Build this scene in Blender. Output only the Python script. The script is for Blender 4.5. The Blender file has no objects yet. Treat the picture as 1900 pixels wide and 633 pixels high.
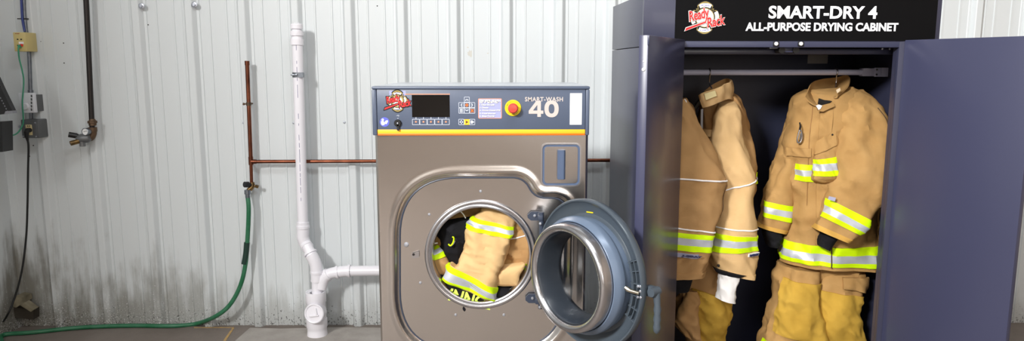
import bpy, bmesh, math, random
import numpy as np
from mathutils import Vector, Matrix, noise
random.seed(7)
PI = math.pi
SC = bpy.context.scene
COL = SC.collection
V = Vector
# ------------------------------------------------------------------ camera
CAMH, FPX, PITCH, YAW = 1.585, 1320.0, math.radians(8.38), math.radians(0.5)
CF = V((math.sin(YAW)*math.cos(PITCH), math.cos(YAW)*math.cos(PITCH), -math.sin(PITCH)))
CR = V((math.cos(YAW), -math.sin(YAW), 0))
CU = CR.cross(CF)
C0 = V((0, 0, CAMH))
def ray(px, py): return CF*FPX + CR*(px-950) + CU*(316.5-py)
def at_y(px, py, Y):
    d = ray(px, py); return C0 + d*(Y/d.y)
def at_z(px, py, Z):
    d = ray(px, py); return C0 + d*((Z-CAMH)/d.z)
def at_plane(px, py, p, n):
    d = ray(px, py); return C0 + d*((p-C0).dot(n)/d.dot(n))
cam_d = bpy.data.cameras.new('camera'); cam = bpy.data.objects.new('camera', cam_d); COL.objects.link(cam)
cam.location = C0; cam.rotation_euler = (PI/2-PITCH, 0, -YAW)
cam_d.sensor_fit = 'HORIZONTAL'; cam_d.sensor_width = 36; cam_d.lens = 36*FPX/1900
cam_d.clip_start = .05; SC.camera = cam

# ------------------------------------------------------------------ materials
def lin(c):
    o = []
    for x in c:
        x /= 255.0
        o.append(x/12.92 if x <= .04045 else ((x+.055)/1.055)**2.4)
    return tuple(o)+(1,)
MATS = {}
def mat(name, c, rough=.5, metal=0, spec=.5, bump=None, var=None, coat=0, weave=None):
    """bump=(scale,strength); var=(scale, colour2, contrast) noise mix of a second colour; weave=(scale,strength)"""
    if name in MATS: return MATS[name]
    m = bpy.data.materials.new(name); m.use_nodes = True
    nt = m.node_tree; N = nt.nodes; L = nt.links
    b = N['Principled BSDF']
    b.inputs['Base Color'].default_value = lin(c)
    b.inputs['Roughness'].default_value = rough
    b.inputs['Metallic'].default_value = metal
    b.inputs['Specular IOR Level'].default_value = spec
    b.inputs['Coat Weight'].default_value = coat
    tc = N.new('ShaderNodeTexCoord')
    if var:
        t = N.new('ShaderNodeTexNoise'); t.inputs['Scale'].default_value = var[0]; t.inputs['Detail'].default_value = 5
        L.new(tc.outputs['Object'], t.inputs['Vector'])
        r = N.new('ShaderNodeValToRGB'); k = var[2] if len(var) > 2 else .2
        r.color_ramp.elements[0].position = .5-k; r.color_ramp.elements[1].position = .5+k
        r.color_ramp.elements[0].color = lin(c); r.color_ramp.elements[1].color = lin(var[1])
        L.new(t.outputs['Fac'], r.inputs['Fac']); L.new(r.outputs['Color'], b.inputs['Base Color'])
    last = None
    for bp in (bump, weave):
        if not bp: continue
        t = N.new('ShaderNodeTexNoise'); t.inputs['Scale'].default_value = bp[0]; t.inputs['Detail'].default_value = 3
        L.new(tc.outputs['Object'], t.inputs['Vector'])
        bn = N.new('ShaderNodeBump'); bn.inputs['Strength'].default_value = bp[1]; bn.inputs['Distance'].default_value = .01
        L.new(t.outputs['Fac'], bn.inputs['Height'])
        if last: L.new(last.outputs['Normal'], bn.inputs['Normal'])
        last = bn
    if last: L.new(last.outputs['Normal'], b.inputs['Normal'])
    MATS[name] = m
    return m

def wall_material(name, c, dirt=1.0):
    m = mat(name, c, .42)
    nt = m.node_tree; N = nt.nodes; L = nt.links; b = N['Principled BSDF']
    tc = [n for n in N if n.type == 'TEX_COORD'][0]
    geo = N.new('ShaderNodeNewGeometry'); sep = N.new('ShaderNodeSeparateXYZ'); L.new(geo.outputs['Position'], sep.inputs[0])
    def math_(op, a, bb=None, cc=None):
        n = N.new('ShaderNodeMath'); n.operation = op
        for i, x in enumerate((a, bb, cc)):
            if x is None: continue
            if isinstance(x, (int, float)): n.inputs[i].default_value = x
            else: L.new(x, n.inputs[i])
        n.use_clamp = False
        return n.outputs[0]
    def noise_(sx, sy, sz, det=6, rough=.6):
        mp = N.new('ShaderNodeMapping'); mp.inputs['Scale'].default_value = (sx, sy, sz)
        L.new(geo.outputs['Position'], mp.inputs['Vector'])
        t = N.new('ShaderNodeTexNoise'); t.inputs['Scale'].default_value = 1; t.inputs['Detail'].default_value = det; t.inputs['Roughness'].default_value = rough
        L.new(mp.outputs[0], t.inputs['Vector']); return t.outputs['Fac']
    def ramp(f, a, bb):
        n = N.new('ShaderNodeMapRange'); n.inputs['From Min'].default_value = a; n.inputs['From Max'].default_value = bb
        n.interpolation_type = 'SMOOTHSTEP'; L.new(f, n.inputs['Value']); return n.outputs[0]
    def mix(f, a, bb):
        n = N.new('ShaderNodeMix'); n.data_type = 'RGBA'
        L.new(f, n.inputs[0])
        for i, x in ((6, a), (7, bb)):
            if isinstance(x, tuple): n.inputs[i].default_value = x
            else: L.new(x, n.inputs[i])
        return n.outputs[2]
    z = sep.outputs['Z']; x = sep.outputs['X']
    # streaky splash dirt rising from the floor, heavier in the left-hand corner
    leftness = ramp(x, -1.0, -3.0)
    height = math_('MULTIPLY_ADD', leftness, .55, .36)
    low = math_('SUBTRACT', 1.0, math_('DIVIDE', z, height))
    streak = noise_(14, 14, 1.6); blot = noise_(7, 7, 5)
    d1 = ramp(math_('ADD', math_('MULTIPLY', low, .62), math_('ADD', math_('MULTIPLY', streak, .9), math_('MULTIPLY', blot, .45))), .86, 1.25)
    amt = math_('MULTIPLY', d1, math_('MULTIPLY_ADD', leftness, .45, .34*dirt))
    col = mix(amt, lin(c), lin((94, 87, 68)))
    sp = noise_(95, 95, 70, 4, .7)
    d2 = ramp(math_('ADD', math_('MULTIPLY', math_('SUBTRACT', 1.0, math_('DIVIDE', z, .22)), .16), sp), .70, .74)
    col = mix(math_('MULTIPLY', d2, .85), col, lin((40, 37, 30)))
    fl = noise_(150, 150, 170, 2, .5)
    d3 = ramp(math_('ADD', math_('MULTIPLY', math_('SUBTRACT', 1.0, math_('DIVIDE', z, .36)), .15), fl), .74, .78)
    col = mix(math_('MULTIPLY', d3, ramp(x, -1.5, -1.95)), col, lin((226, 226, 226)))
    L.new(col, b.inputs['Base Color'])
    return m

M_wall = wall_material('painted steel siding', (214, 219, 221))
M_floor = mat('worn concrete', (104, 94, 87), .75, var=(3.5, (134, 125, 118), .3), bump=(40, .25))
M_pad = mat('new concrete', (176, 170, 164), .8, var=(9, (150, 144, 138), .3), bump=(60, .25))
M_paintline = mat('yellow floor paint', (196, 158, 92), .7, var=(30, (150, 128, 100), .2))
M_ceil = mat('ceiling steel', (190, 188, 184), .8)
M_room = mat('far room wall', (206, 193, 180), .9, var=(.6, (150, 132, 116), .2))
M_pvc = mat('white pvc', (238, 236, 242), .32)
M_pvc_print = mat('pvc print', (120, 116, 150), .6)
M_copper = mat('aged copper', (150, 92, 70), .38, 1, var=(14, (88, 52, 40), .25))
M_iron = mat('black iron pipe', (52, 48, 47), .45, .6)
M_galv = mat('galvanised steel', (150, 156, 164), .35, .9, var=(25, (120, 126, 134), .2))
M_screwm = mat('zinc screw', (190, 194, 204), .35, .8)
M_brass = mat('dull brass', (150, 118, 70), .4, .9, var=(40, (90, 75, 55), .2))
M_rustm = mat('rusty fitting', (84, 70, 58), .55, .7, var=(30, (120, 96, 74), .25))
M_hose = mat('green rubber hose', (22, 98, 62), .4, var=(18, (58, 116, 86), .2))
M_blackplastic = mat('black plastic', (22, 22, 24), .4)
M_blackrubber = mat('black rubber', (16, 16, 17), .55)
M_beige = mat('beige plastic', (206, 188, 126), .45)
M_white = mat('white plastic', (228, 230, 236), .4)
M_paper = mat('white sticker', (240, 240, 240), .5)
M_boxgrey = mat('grey cast box', (112, 114, 116), .45, .5, bump=(90, .1))
M_ivory = mat('ivory receptacle', (214, 198, 150), .4)
M_cable_g = mat('green cable', (60, 148, 116), .45)
M_cable_b = mat('blue cable', (44, 60, 130), .45)
M_red = mat('red plastic', (226, 52, 44), .3)
# washer
M_stain = mat('brushed stainless', (208, 203, 199), .22, 1, bump=(2.2, .16))
M_stain_b = mat('bright stainless', (200, 200, 204), .27, 1)
M_drum = mat('drum steel', (120, 118, 116), .3, 1)
M_slate = mat('slate blue plastic', (82, 92, 112), .42)
M_slate_d = mat('dark slate plastic', (52, 60, 76), .4)
M_doorgrey = mat('door grey plastic', (70, 79, 88), .3)
M_collar = mat('blue grey door collar', (100, 115, 136), .3, .1)
M_gasket = mat('blue grey gasket', (86, 101, 128), .35, .2)
M_screen = mat('screen glass', (14, 14, 15), .06, coat=.5)
M_amber = mat('amber stripe', (250, 190, 40), .45)
M_orange = mat('orange stripe', (240, 112, 16), .45)
M_line = mat('keypad print', (206, 212, 224), .5)
M_oline = mat('orange print', (226, 148, 110), .5)
M_lilac = mat('lilac label', (156, 160, 204), .5)
M_yellow = mat('yellow ring', (250, 222, 20), .4)
M_estop = mat('red button', (232, 74, 62), .3)
M_blue = mat('blue sticker', (92, 100, 200), .5)
M_pearl = mat('pearl lettering', (196, 186, 180), .4)
# cabinet
M_navy = mat('navy powder coat', (52, 54, 74), .36, spec=.6, coat=.1)
M_navy_g = mat('navy powder coat door', (60, 62, 86), .3, coat=.05)
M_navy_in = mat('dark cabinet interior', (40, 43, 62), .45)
M_sign = mat('black sign', (9, 9, 11), .6, spec=.12)
M_rail = mat('light navy rail', (60, 63, 86), .35)
M_rod = mat('pale metal rod', (206, 210, 236), .3)
# logo
M_lblack = mat('logo black', (12, 12, 12), .5)
M_lgold = mat('logo gold', (166, 146, 84), .5)
M_lwhite = mat('logo white', (240, 240, 236), .5)
M_lred = mat('logo red', (222, 36, 38), .5)
M_lblue = mat('logo blue', (70, 70, 170), .5)
M_signwhite = mat('sign white', (248, 248, 255), .5)
# cloth
def cloth(name, c, c2, rough=.9): return mat(name, c, rough, spec=.15, var=(11, c2, .3), bump=(17, .36), weave=(600, .22))
M_tan = cloth('pale tan cloth', (212, 178, 130), (200, 165, 115))
M_tan2 = cloth('tan cloth', (176, 139, 94), (162, 125, 82))
M_brown = cloth('golden brown cloth', (176, 140, 90), (160, 123, 74))
M_gold = cloth('gold knee cloth', (190, 154, 66), (174, 137, 52))
M_blackcloth = cloth('black knit', (20, 20, 23), (30, 30, 34))
M_whitecloth = cloth('white knit', (238, 236, 234), (226, 224, 222))
M_lime = mat('lime trim', (212, 250, 10), .55, spec=.2, weave=(400, .1))
M_silver = mat('silver trim', (196, 200, 208), .42, .25, weave=(500, .12))
def hatch(m, c1, c2, scale):
    nt = m.node_tree; N = nt.nodes; L = nt.links; b = N['Principled BSDF']
    tc = [n for n in N if n.type == 'TEX_COORD'][0]
    w = N.new('ShaderNodeTexWave'); w.wave_type = 'BANDS'; w.bands_direction = 'DIAGONAL'; w.inputs['Scale'].default_value = scale; w.inputs['Distortion'].default_value = .25; w.inputs['Detail'].default_value = 1
    r = N.new('ShaderNodeValToRGB'); r.color_ramp.elements[0].position = .3; r.color_ramp.elements[1].position = .6
    r.color_ramp.elements[0].color = lin(c2); r.color_ramp.elements[1].color = lin(c1)
    L.new(tc.outputs['Object'], w.inputs['Vector']); L.new(w.outputs['Fac'], r.inputs['Fac']); L.new(r.outputs['Color'], b.inputs['Base Color'])
hatch(M_lime, (214, 252, 12), (196, 236, 14), 150); hatch(M_silver, (204, 208, 216), (182, 186, 196), 150)
M_greytag = mat('grey tag', (150, 150, 172), .5)
M_piping = mat('white piping', (236, 234, 236), .4)
M_stitch = mat('dark seam', (70, 50, 30), .8)
M_darklin = mat('dark liner', (24, 22, 22), .9)
M_glass = None
def make_glass():
    m = bpy.data.materials.new('door glass'); m.use_nodes = True; b = m.node_tree.nodes['Principled BSDF']
    b.inputs['Base Color'].default_value = (.78, .8, .82, 1); b.inputs['Roughness'].default_value = .02
    b.inputs['Transmission Weight'].default_value = 1; b.inputs['IOR'].default_value = 1.45
    return m
M_glass = make_glass()

# ------------------------------------------------------------------ object helpers
LOC = {}
def thing(name, label, cat, loc=(0, 0, 0), group=None):
    o = bpy.data.objects.new(name, None); COL.objects.link(o); o.location = loc
    o.empty_display_size = .05
    o['label'] = label; o['category'] = cat
    if group: o['group'] = group
    LOC[o] = V(loc); return o
def obj(name, bm, m, parent=None, smooth=True, ang=35, label=None):
    """link a bmesh (world coordinates) as one mesh object"""
    bmesh.ops.recalc_face_normals(bm, faces=bm.faces[:])
    me = bpy.data.meshes.new(name)
    off = LOC.get(parent, V((0, 0, 0)))
    own = V((0, 0, 0))
    if parent is None and bm.verts:
        xs = [v.co for v in bm.verts]
        own = V(((min(p.x for p in xs)+max(p.x for p in xs))/2, (min(p.y for p in xs)+max(p.y for p in xs))/2, min(p.z for p in xs)))
        off = own
    bmesh.ops.translate(bm, verts=bm.verts[:], vec=-off)
    bm.to_mesh(me); bm.free()
    for mm in (m if isinstance(m, (list, tuple)) else [m]): me.materials.append(mm)
    if smooth:
        me.polygons.foreach_set('use_smooth', [True]*len(me.polygons))
        me.set_sharp_from_angle(angle=math.radians(ang))
    o = bpy.data.objects.new(name, me); COL.objects.link(o)
    if parent is not None: o.parent = parent; LOC[o] = LOC[parent]
    else: o.location = own; LOC[o] = own
    if label: o['label'] = label
    return o
def tag(o, label, cat, group=None):
    o['label'] = label; o['category'] = cat
    if group: o['group'] = group
    return o
def struct(name, bm, m, parent=None, **k):
    o = obj(name, bm, m, parent, **k)
    if parent is None: o['kind'] = 'structure'
    return o
def nb(): return bmesh.new()
def frame(o, u, v, w):
    """matrix from axes"""
    return Matrix(((u.x, v.x, w.x, o.x), (u.y, v.y, w.y, o.y), (u.z, v.z, w.z, o.z), (0, 0, 0, 1)))
I4 = Matrix.Identity(4)
def box(bm, lo, hi, bev=0, xf=I4, seg=2, mi=0):
    lo, hi = V(lo), V(hi); c = (lo+hi)/2; s = hi-lo
    r = bmesh.ops.create_cube(bm, size=1, matrix=xf @ Matrix.Translation(c) @ Matrix.Diagonal((abs(s.x), abs(s.y), abs(s.z), 1)))
    vs = r['verts']; fs = {f for v in vs for f in v.link_faces}
    for f in fs: f.material_index = mi
    if bev > 0:
        es = list({e for v in vs for e in v.link_edges})
        rr = bmesh.ops.bevel(bm, geom=es, offset=bev, segments=seg, profile=.5, affect='EDGES')
        for f in rr['faces']: f.material_index = mi
    return bm
def tube(bm, pts, r, seg=12, cap=True, mi=0, radii=None):
    pts = [V(p) for p in pts]; n = len(pts); rings = []
    up = None
    for i, p in enumerate(pts):
        d = (pts[min(i+1, n-1)]-pts[max(i-1, 0)]).normalized()
        if up is None:
            a = V((0, 0, 1)) if abs(d.z) < .9 else V((1, 0, 0)); up = (a-d*a.dot(d)).normalized()
        else: up = (up-d*up.dot(d)).normalized()
        s = d.cross(up); rr = radii[i] if radii else r
        rings.append([bm.verts.new(p+(up*math.cos(2*PI*k/seg)+s*math.sin(2*PI*k/seg))*rr) for k in range(seg)])
    for a, b in zip(rings, rings[1:]):
        for k in range(seg):
            f = bm.faces.new((a[k], a[(k+1) % seg], b[(k+1) % seg], b[k])); f.material_index = mi
    if cap:
        for rg in (rings[0], rings[-1]):
            f = bm.faces.new(rg); f.material_index = mi
    return bm
def cyl(bm, a, b, r, seg=20, mi=0): return tube(bm, [a, b], r, seg, True, mi)
def smoothpath(pts, n=8):
    pts = [V(p) for p in pts]; out = []
    P = [pts[0]*2-pts[1]]+pts+[pts[-1]*2-pts[-2]]
    for i in range(1, len(P)-2):
        for k in range(n):
            out.append(crom(P[i-1], P[i], P[i+1], P[i+2], k/n))
    out.append(pts[-1]); return out
def crom(a, b, c, d, t):
    return b*(2*t**3-3*t*t+1)+(c-a)*.5*(t**3-2*t*t+t)+c*(-2*t**3+3*t*t)+(d-b)*.5*(t**3-t*t)
def lathe(bm, prof, xf=I4, seg=64, closed=False, mi=0, a0=0, a1=2*PI):
    full = abs(a1-a0-2*PI) < 1e-6
    n = seg if full else seg+1; rings = []
    for k in range(n):
        a = a0+(a1-a0)*k/seg; c, s = math.cos(a), math.sin(a)
        rings.append([bm.verts.new(xf @ V((r*c, r*s, w))) for r, w in prof])
    m = len(prof)
    for k in range(seg):
        A, B = rings[k], rings[(k+1) % n]
        for j in range(m if closed else m-1):
            f = bm.faces.new((A[j], A[(j+1) % m], B[(j+1) % m], B[j])); f.material_index = mi
    bmesh.ops.remove_doubles(bm, verts=[v for r in rings for v in r], dist=1e-6)
    return bm
def prism(bm, pts, h0, h1, xf=I4, mi=0):
    """extrude a 2D outline (u,v) between w=h0 and w=h1"""
    A = [bm.verts.new(xf @ V((p[0], p[1], h0))) for p in pts]; B = [bm.verts.new(xf @ V((p[0], p[1], h1))) for p in pts]
    n = len(pts)
    for i in range(n):
        f = bm.faces.new((A[i], A[(i+1) % n], B[(i+1) % n], B[i])); f.material_index = mi
    for L_ in (A, B):
        f = bm.faces.new(L_); f.material_index = mi
    return bm
def rrect(x0, y0, x1, y1, r, n=6):
    out = []
    for cx, cy, a in ((x1-r, y1-r, 0), (x0+r, y1-r, 90), (x0+r, y0+r, 180), (x1-r, y0+r, 270)):
        for k in range(n+1):
            t = math.radians(a+90*k/n); out.append((cx+r*math.cos(t), cy+r*math.sin(t)))
    return out
def ringprism(bm, outer, inner, h0, h1, xf=I4, mi=0):
    n = len(outer)
    q = [[bm.verts.new(xf @ V((p[0], p[1], h))) for p in L_] for L_ in (outer, inner) for h in (h0, h1)]
    o0, o1, i0, i1 = q
    for k in range(n):
        j = (k+1) % n
        for f in ((o0[k], o0[j], o1[j], o1[k]), (i0[k], i1[k], i1[j], i0[j]), (o1[k], o1[j], i1[j], i1[k]), (o0[k], i0[k], i0[j], o0[j])):
            g = bm.faces.new(f); g.material_index = mi
    return bm
def screw_head(bm, p, n, r=.004, mi=0):
    n = n.normalized(); a = V((0, 0, 1)) if abs(n.z) < .9 else V((1, 0, 0)); u = a.cross(n).normalized(); v = n.cross(u)
    lathe(bm, [(r, -.001), (r, r*.3), (r*.7, r*.7), (0.0001, r*.8)], frame(p, u, v, n), 12, mi=mi)
    return bm
def text_geo(s, bold=.02, shear=0, spacing=1.0):
    cu = bpy.data.curves.new('t', 'FONT'); cu.body = s; cu.size = 1; cu.offset = bold; cu.shear = shear; cu.space_character = spacing
    cu.resolution_u = 4; cu.extrude = .5
    o = bpy.data.objects.new('t', cu); COL.objects.link(o)
    bpy.context.view_layer.update()
    me = bpy.data.meshes.new_from_object(o.evaluated_get(bpy.context.evaluated_depsgraph_get()))
    vs = [v.co.copy() for v in me.vertices]; fs = [tuple(p.vertices) for p in me.polygons]
    bpy.data.objects.remove(o); bpy.data.curves.remove(cu); bpy.data.meshes.remove(me)
    return vs, fs
def text(bm, s, x0, y0, x1, y1, w0, w1, xf=I4, bold=.02, shear=0, rot=0, spacing=1.0, mi=0, grow=0):
    """letters stretched to fill the box (u,v) and raised from w0 to w1"""
    vs, fs = text_geo(s, bold, shear, spacing)
    a = min(v.x for v in vs); b = max(v.x for v in vs); c = min(v.y for v in vs); d = max(v.y for v in vs)
    x0 -= grow; x1 += grow; y0 -= grow; y1 += grow
    cx, cy = (x0+x1)/2, (y0+y1)/2; cr, sr = math.cos(rot), math.sin(rot); out = []
    for v in vs:
        x = x0+(v.x-a)/(b-a)*(x1-x0)-cx; y = y0+(v.y-c)/(d-c)*(y1-y0)-cy
        out.append(bm.verts.new(xf @ V((cx+x*cr-y*sr, cy+x*sr+y*cr, w0 if v.z < 0 else w1))))
    for f in fs:
        try: g = bm.faces.new([out[i] for i in f]); g.material_index = mi
        except ValueError: pass
    return bm

# ------------------------------------------------------------------ cloth loft
class Loft:
    """garment tube through rows (left px, left py, right px, right py, depth Y, half thickness)"""
    def __init__(self, rows, wr=.006, freq=9, e=.72, seed=0, stretch=(1, 1, .45), plane=None):
        self.A = []
        for r in rows:
            lx, ly, rx, ry, Y, d = r[:6]; YL, YR = (Y if isinstance(Y, tuple) else (Y, Y))
            self.A.append((at_y(lx, ly, YL), at_y(rx, ry, YR), V((d, 0, 0))))
        self.n = len(rows); self.wr = wr*2.1; self.fr = freq; self.e = e; self.seed = V((seed*3.7, seed*1.3, seed*2.1)); self.st = stretch
    def row(self, t):
        i = max(0, min(self.n-2, int(math.floor(t)))); f = t-i; A = self.A
        g = lambda k: A[k] if 0 <= k < self.n else None
        out = []
        for c in range(3):
            b_, c_ = A[i][c], A[i+1][c]
            a_ = A[i-1][c] if i > 0 else b_*2-c_
            d_ = A[i+2][c] if i+2 < self.n else c_*2-b_
            out.append(crom(a_, b_, c_, d_, f))
        return out
    def pt(self, t, th, off=0):
        L_, R_, D_ = self.row(t); c = (L_+R_)/2; a = (R_-L_)/2; d = D_.x
        ah = a.normalized(); fd = V((ah.y, -ah.x, 0))
        if fd.length < 1e-4: fd = V((0, -1, 0))
        fd.normalize()
        if fd.y > 0: fd = -fd
        co, si = math.cos(th), math.sin(th)
        ce = math.copysign(abs(co)**self.e, co); se = math.copysign(abs(si)**self.e, si)
        p = c+a*ce+fd*(d*se)
        nrm = (ah*(co*d)+fd*(si*a.length)); nrm.normalize()
        q = V((p.x*self.st[0], p.y*self.st[1], p.z*self.st[2]))*self.fr+self.seed
        w = noise.noise(q)+.5*noise.noise(q*2.3+V((5, 1, 2)))-.35*abs(noise.noise(q*1.4+V((9, 4, 7))))
        z = V((p.x*.8+p.z*.6, p.y, (p.z*.8-p.x*.6)*.35))*self.fr*1.5+self.seed*1.7
        w += 1.05*(.42-abs(noise.noise(z)))+.6*(.4-abs(noise.noise(z*2.1+V((3, 8, 1)))))
        return p+nrm*(w*self.wr+off)
    def mesh(self, nt=None, ns=56, cap0=True, cap1=True, t0=0, t1=None):
        bm = nb(); t1 = self.n-1 if t1 is None else t1; nt = nt or int((t1-t0)*10)+1
        R = []
        for i in range(nt+1):
            t = t0+(t1-t0)*i/nt; R.append([bm.verts.new(self.pt(t, 2*PI*k/ns)) for k in range(ns)])
        for a, b in zip(R, R[1:]):
            for k in range(ns): bm.faces.new((a[k], a[(k+1) % ns], b[(k+1) % ns], b[k]))
        for rg, cp in ((R[0], cap0), (R[-1], cap1)):
            if cp:
                c = bm.verts.new(sum((v.co for v in rg), V())/ns)
                for k in range(ns): bm.faces.new((rg[k], rg[(k+1) % ns], c))
        return bm
    def band(self, t0, t1, a0, a1, off=.003, splits=None, ns=40, nt=None, bm=None):
        """raised strip; t0/t1 may be (at a0, at a1) pairs; splits=[(fraction, material index)...]; angles in degrees, 0 right, 90 front, 180 left"""
        bm = bm or nb()
        t0 = t0 if isinstance(t0, tuple) else (t0, t0); t1 = t1 if isinstance(t1, tuple) else (t1, t1)
        if splits:
            fr = [0]; mi = []
            for a, b, k in splits:
                st = 4
                for q in range(1, st+1): fr.append(a+(b-a)*q/st); mi.append(k)
        else:
            nt = nt or 10; fr = [i/nt for i in range(nt+1)]; mi = [0]*nt
        full = abs(a1-a0) >= 359.9
        G = []
        for f in fr:
            row = []
            for k in range(ns+1):
                s = k/ns; th = math.radians(a0+(a1-a0)*s)
                ta = t0[0]+(t0[1]-t0[0])*s; tb = t1[0]+(t1[1]-t1[0])*s
                row.append((ta+(tb-ta)*f, th))
            G.append(row)
        W = [[bm.verts.new(self.pt(t, th, off)) for t, th in row] for row in G]
        for i in range(len(fr)-1):
            for k in range(ns):
                f = bm.faces.new((W[i][k], W[i][k+1], W[i+1][k+1], W[i+1][k])); f.material_index = mi[i]
        # skirts back down on to the cloth
        rim = [(0, k) for k in range(ns+1)]+[(i, ns) for i in range(1, len(fr))]+[(len(fr)-1, k) for k in range(ns-1, -1, -1)]+[(i, 0) for i in range(len(fr)-2, 0, -1)]
        lo = [bm.verts.new(self.pt(*G[i][k], -.004)) for i, k in rim]
        n = len(rim)
        for j in range(n):
            (i, k), (i2, k2) = rim[j], rim[(j+1) % n]
            f = bm.faces.new((W[i][k], lo[j], lo[(j+1) % n], W[i2][k2])); f.material_index = mi[min(i, len(mi)-1)]
        return bm
    def line(self, t, a0, a1, r=.0025, off=.001, n=30, bm=None):
        bm = bm or nb(); t = t if isinstance(t, tuple) else (t, t)
        return tube(bm, [self.pt(t[0]+(t[1]-t[0])*k/n, math.radians(a0+(a1-a0)*k/n), off) for k in range(n+1)], r, 8)
TRIM = [(0, .32, 0), (.32, .68, 1), (.68, 1, 0)]
TR = [M_lime, M_silver]

# ================================================================== SETTING
WY = 4.22
wx0 = at_y(10, 300, WY).x
XR, YF, ZC = 5.5, -6.0, 5.0
# corrugated back wall: ribs every 12 inches
ribx = at_y(949.2, 80, WY).x-.016
prof = []
k0 = int(math.floor((wx0-ribx)/.3048)); k1 = int(math.ceil((XR-ribx)/.3048))
for k in range(k0, k1+1):
    b = ribx+k*.3048          # centre of the dark right-hand slope of the rib is b+.016
    for dx, dy in ((-.062, 0), (-.058, .003), (-.050, .003), (-.046, .004), (-.034, .028), (-.030, .031), (.002, .031), (.007, .028), (.024, .003), (.028, .002), (.036, .002), (.037, .0045), (.040, .0045), (.041, 0),
                   (.088, 0), (.0905, .0045), (.100, .0045), (.1025, 0), (.186, 0), (.1885, .0045), (.198, .0045), (.2005, 0)):
        prof.append((b+dx, WY-dy))
prof = [p for p in prof if wx0 <= p[0] <= XR]
prof = [(wx0, WY)]+prof+[(XR, WY)]
bm = nb(); nz = 2
cols = [[bm.verts.new((x, y, z)) for z in (0.0, ZC)] for x, y in prof]
back = [[bm.verts.new((x, WY+.05, z)) for z in (0.0, ZC)] for x in (prof[0][0], prof[-1][0])]
for a, b in zip(cols, cols[1:]): bm.faces.new((a[0], b[0], b[1], a[1]))
bm.faces.new((back[0][0], back[1][0], back[1][1], back[0][1]))
wall_back = struct('wall_back', bm, M_wall, ang=20)
bm = nb(); box(bm, (wx0-6-.0, YF, -.1), (XR, WY+.05, 0)); 
floor = struct('floor', bm, M_floor, smooth=False)
bm = nb(); box(bm, (wx0-.08, -1.2, 0), (wx0, WY+.05, ZC)); struct('wall_left', bm, M_wall, smooth=False)  # unseen run toward the camera added to shade the back wall's left end
bm = nb(); box(bm, (wx0-6, YF, ZC), (XR, WY+.05, ZC+.1)); struct('ceiling', bm, M_ceil, smooth=False)
bm = nb(); box(bm, (XR, YF, 0), (XR+.1, WY+.05, ZC)); struct('wall_right', bm, M_room, smooth=False)
bm = nb(); box(bm, (wx0-6, YF-.1, 0), (XR, YF, ZC)); struct('wall_front', bm, M_room, smooth=False)
bm = nb(); box(bm, (wx0-6.1, YF, 0), (wx0-6, WY+.05, ZC)); struct('wall_side', bm, M_room, smooth=False)
bm = nb(); box(bm, (wx0-6, WY-.05, 0), (wx0-.08, WY+.05, ZC)); struct('wall_back_bay', bm, M_room, smooth=False)
# floor patches and painted line
def floor_poly(name, pts, h, m):
    P = [at_z(x, y, 0) for x, y in pts]; bm = nb()
    prism(bm, [(p.x, p.y) for p in P], .0002, h, I4); return obj(name, bm, m, floor, smooth=False)
floor_poly('concrete_patch', [(464, 609.5), (520, 611), (620, 608.5), (694, 609), (760, 612), (760, 700), (420, 690), (437, 633)], .004, M_pad)
floor_poly('painted_line', [(431, 609), (435, 609), (417, 636), (412, 636)], .002, M_paintline)
floor_poly('painted_line', [(360, 607.5), (434, 607.5), (434, 609), (360, 609)], .002, M_paintline)
# fixings on the wall
bm = nb()
def wscrew(px, py, r, m=M_screwm, name='screw', d=.0):
    p = at_y(px, py, WY-d); b = nb()
    if r > .01:
        lathe(b, [(r, 0), (r, .004), (r*.8, .006), (r*.45, .006), (r*.42, .012), (.0001, .012)], frame(p, V((1, 0, 0)), V((0, 0, 1)), V((0, -1, 0))), 18)
    else: screw_head(b, p, V((0, -1, 0)), r)
    obj(name, b, m, wall_back)
for x, y in ((263, 11), (361, 9)): wscrew(x, y, .017, d=.031)
for x, y in ((452, 228), (545, 228), (639, 227), (653, 170), (36, 235), (85, 229)): wscrew(x, y, .0075, d=.004)
for x, y in ((176, 60), (275, 46), (700, 11), (747, 107), (1039, 48), (942, 83), (942, 101), (119, 117), (6, 157), (62, 270), (118, 80), (76, 77), (553, 3), (699, 226), (55, 290)): wscrew(x, y, .0036, M_iron)
def patch(px, py, rx, ry, seed):
    random.seed(seed); c = at_y(px, py, WY); b = nb(); pts = []
    for k in range(22):
        a = 2*PI*k/22; q = random.uniform(.6, 1.15); pts.append((rx*q*math.cos(a), ry*q*math.sin(a)))
    prism(b, pts, 0, .0008, frame(c, V((1, 0, 0)), V((0, 0, 1)), V((0, -1, 0))))
    obj('scuff', b, mat('beige scuff', (206, 204, 196), .6), wall_back, smooth=False)
patch(873, 99, .018, .022, 3); patch(909, 94, .012, .006, 4); patch(905, 99, .006, .004, 5); patch(868, 88, .006, .004, 6)
# white paper strip stuck on the wall
b = nb(); p0 = at_y(73, 283, WY-.006); p1 = at_y(81, 349, WY-.006)
prism(b, [(at_y(72, 283, WY).x, p0.z), (at_y(77, 283, WY).x, p0.z), (at_y(84, 348, WY).x, p1.z), (at_y(78, 349, WY).x, p1.z)], 0, .002, frame(V((0, WY-.005, 0)), V((1, 0, 0)), V((0, 0, 1)), V((0, -1, 0))))
st = thing('paper_strip', 'narrow white paper strip stuck to the wall below the grey outlet box', 'strip', p1)
obj('strip', b, M_white, st, smooth=False)
b = nb(); q0 = at_y(78, 336, WY); q1 = at_y(83, 338, WY); box(b, (q0.x, WY-.0085, q1.z), (q1.x, WY-.0065, q0.z)); obj('printed_mark', b, M_iron, st, smooth=False)

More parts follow.
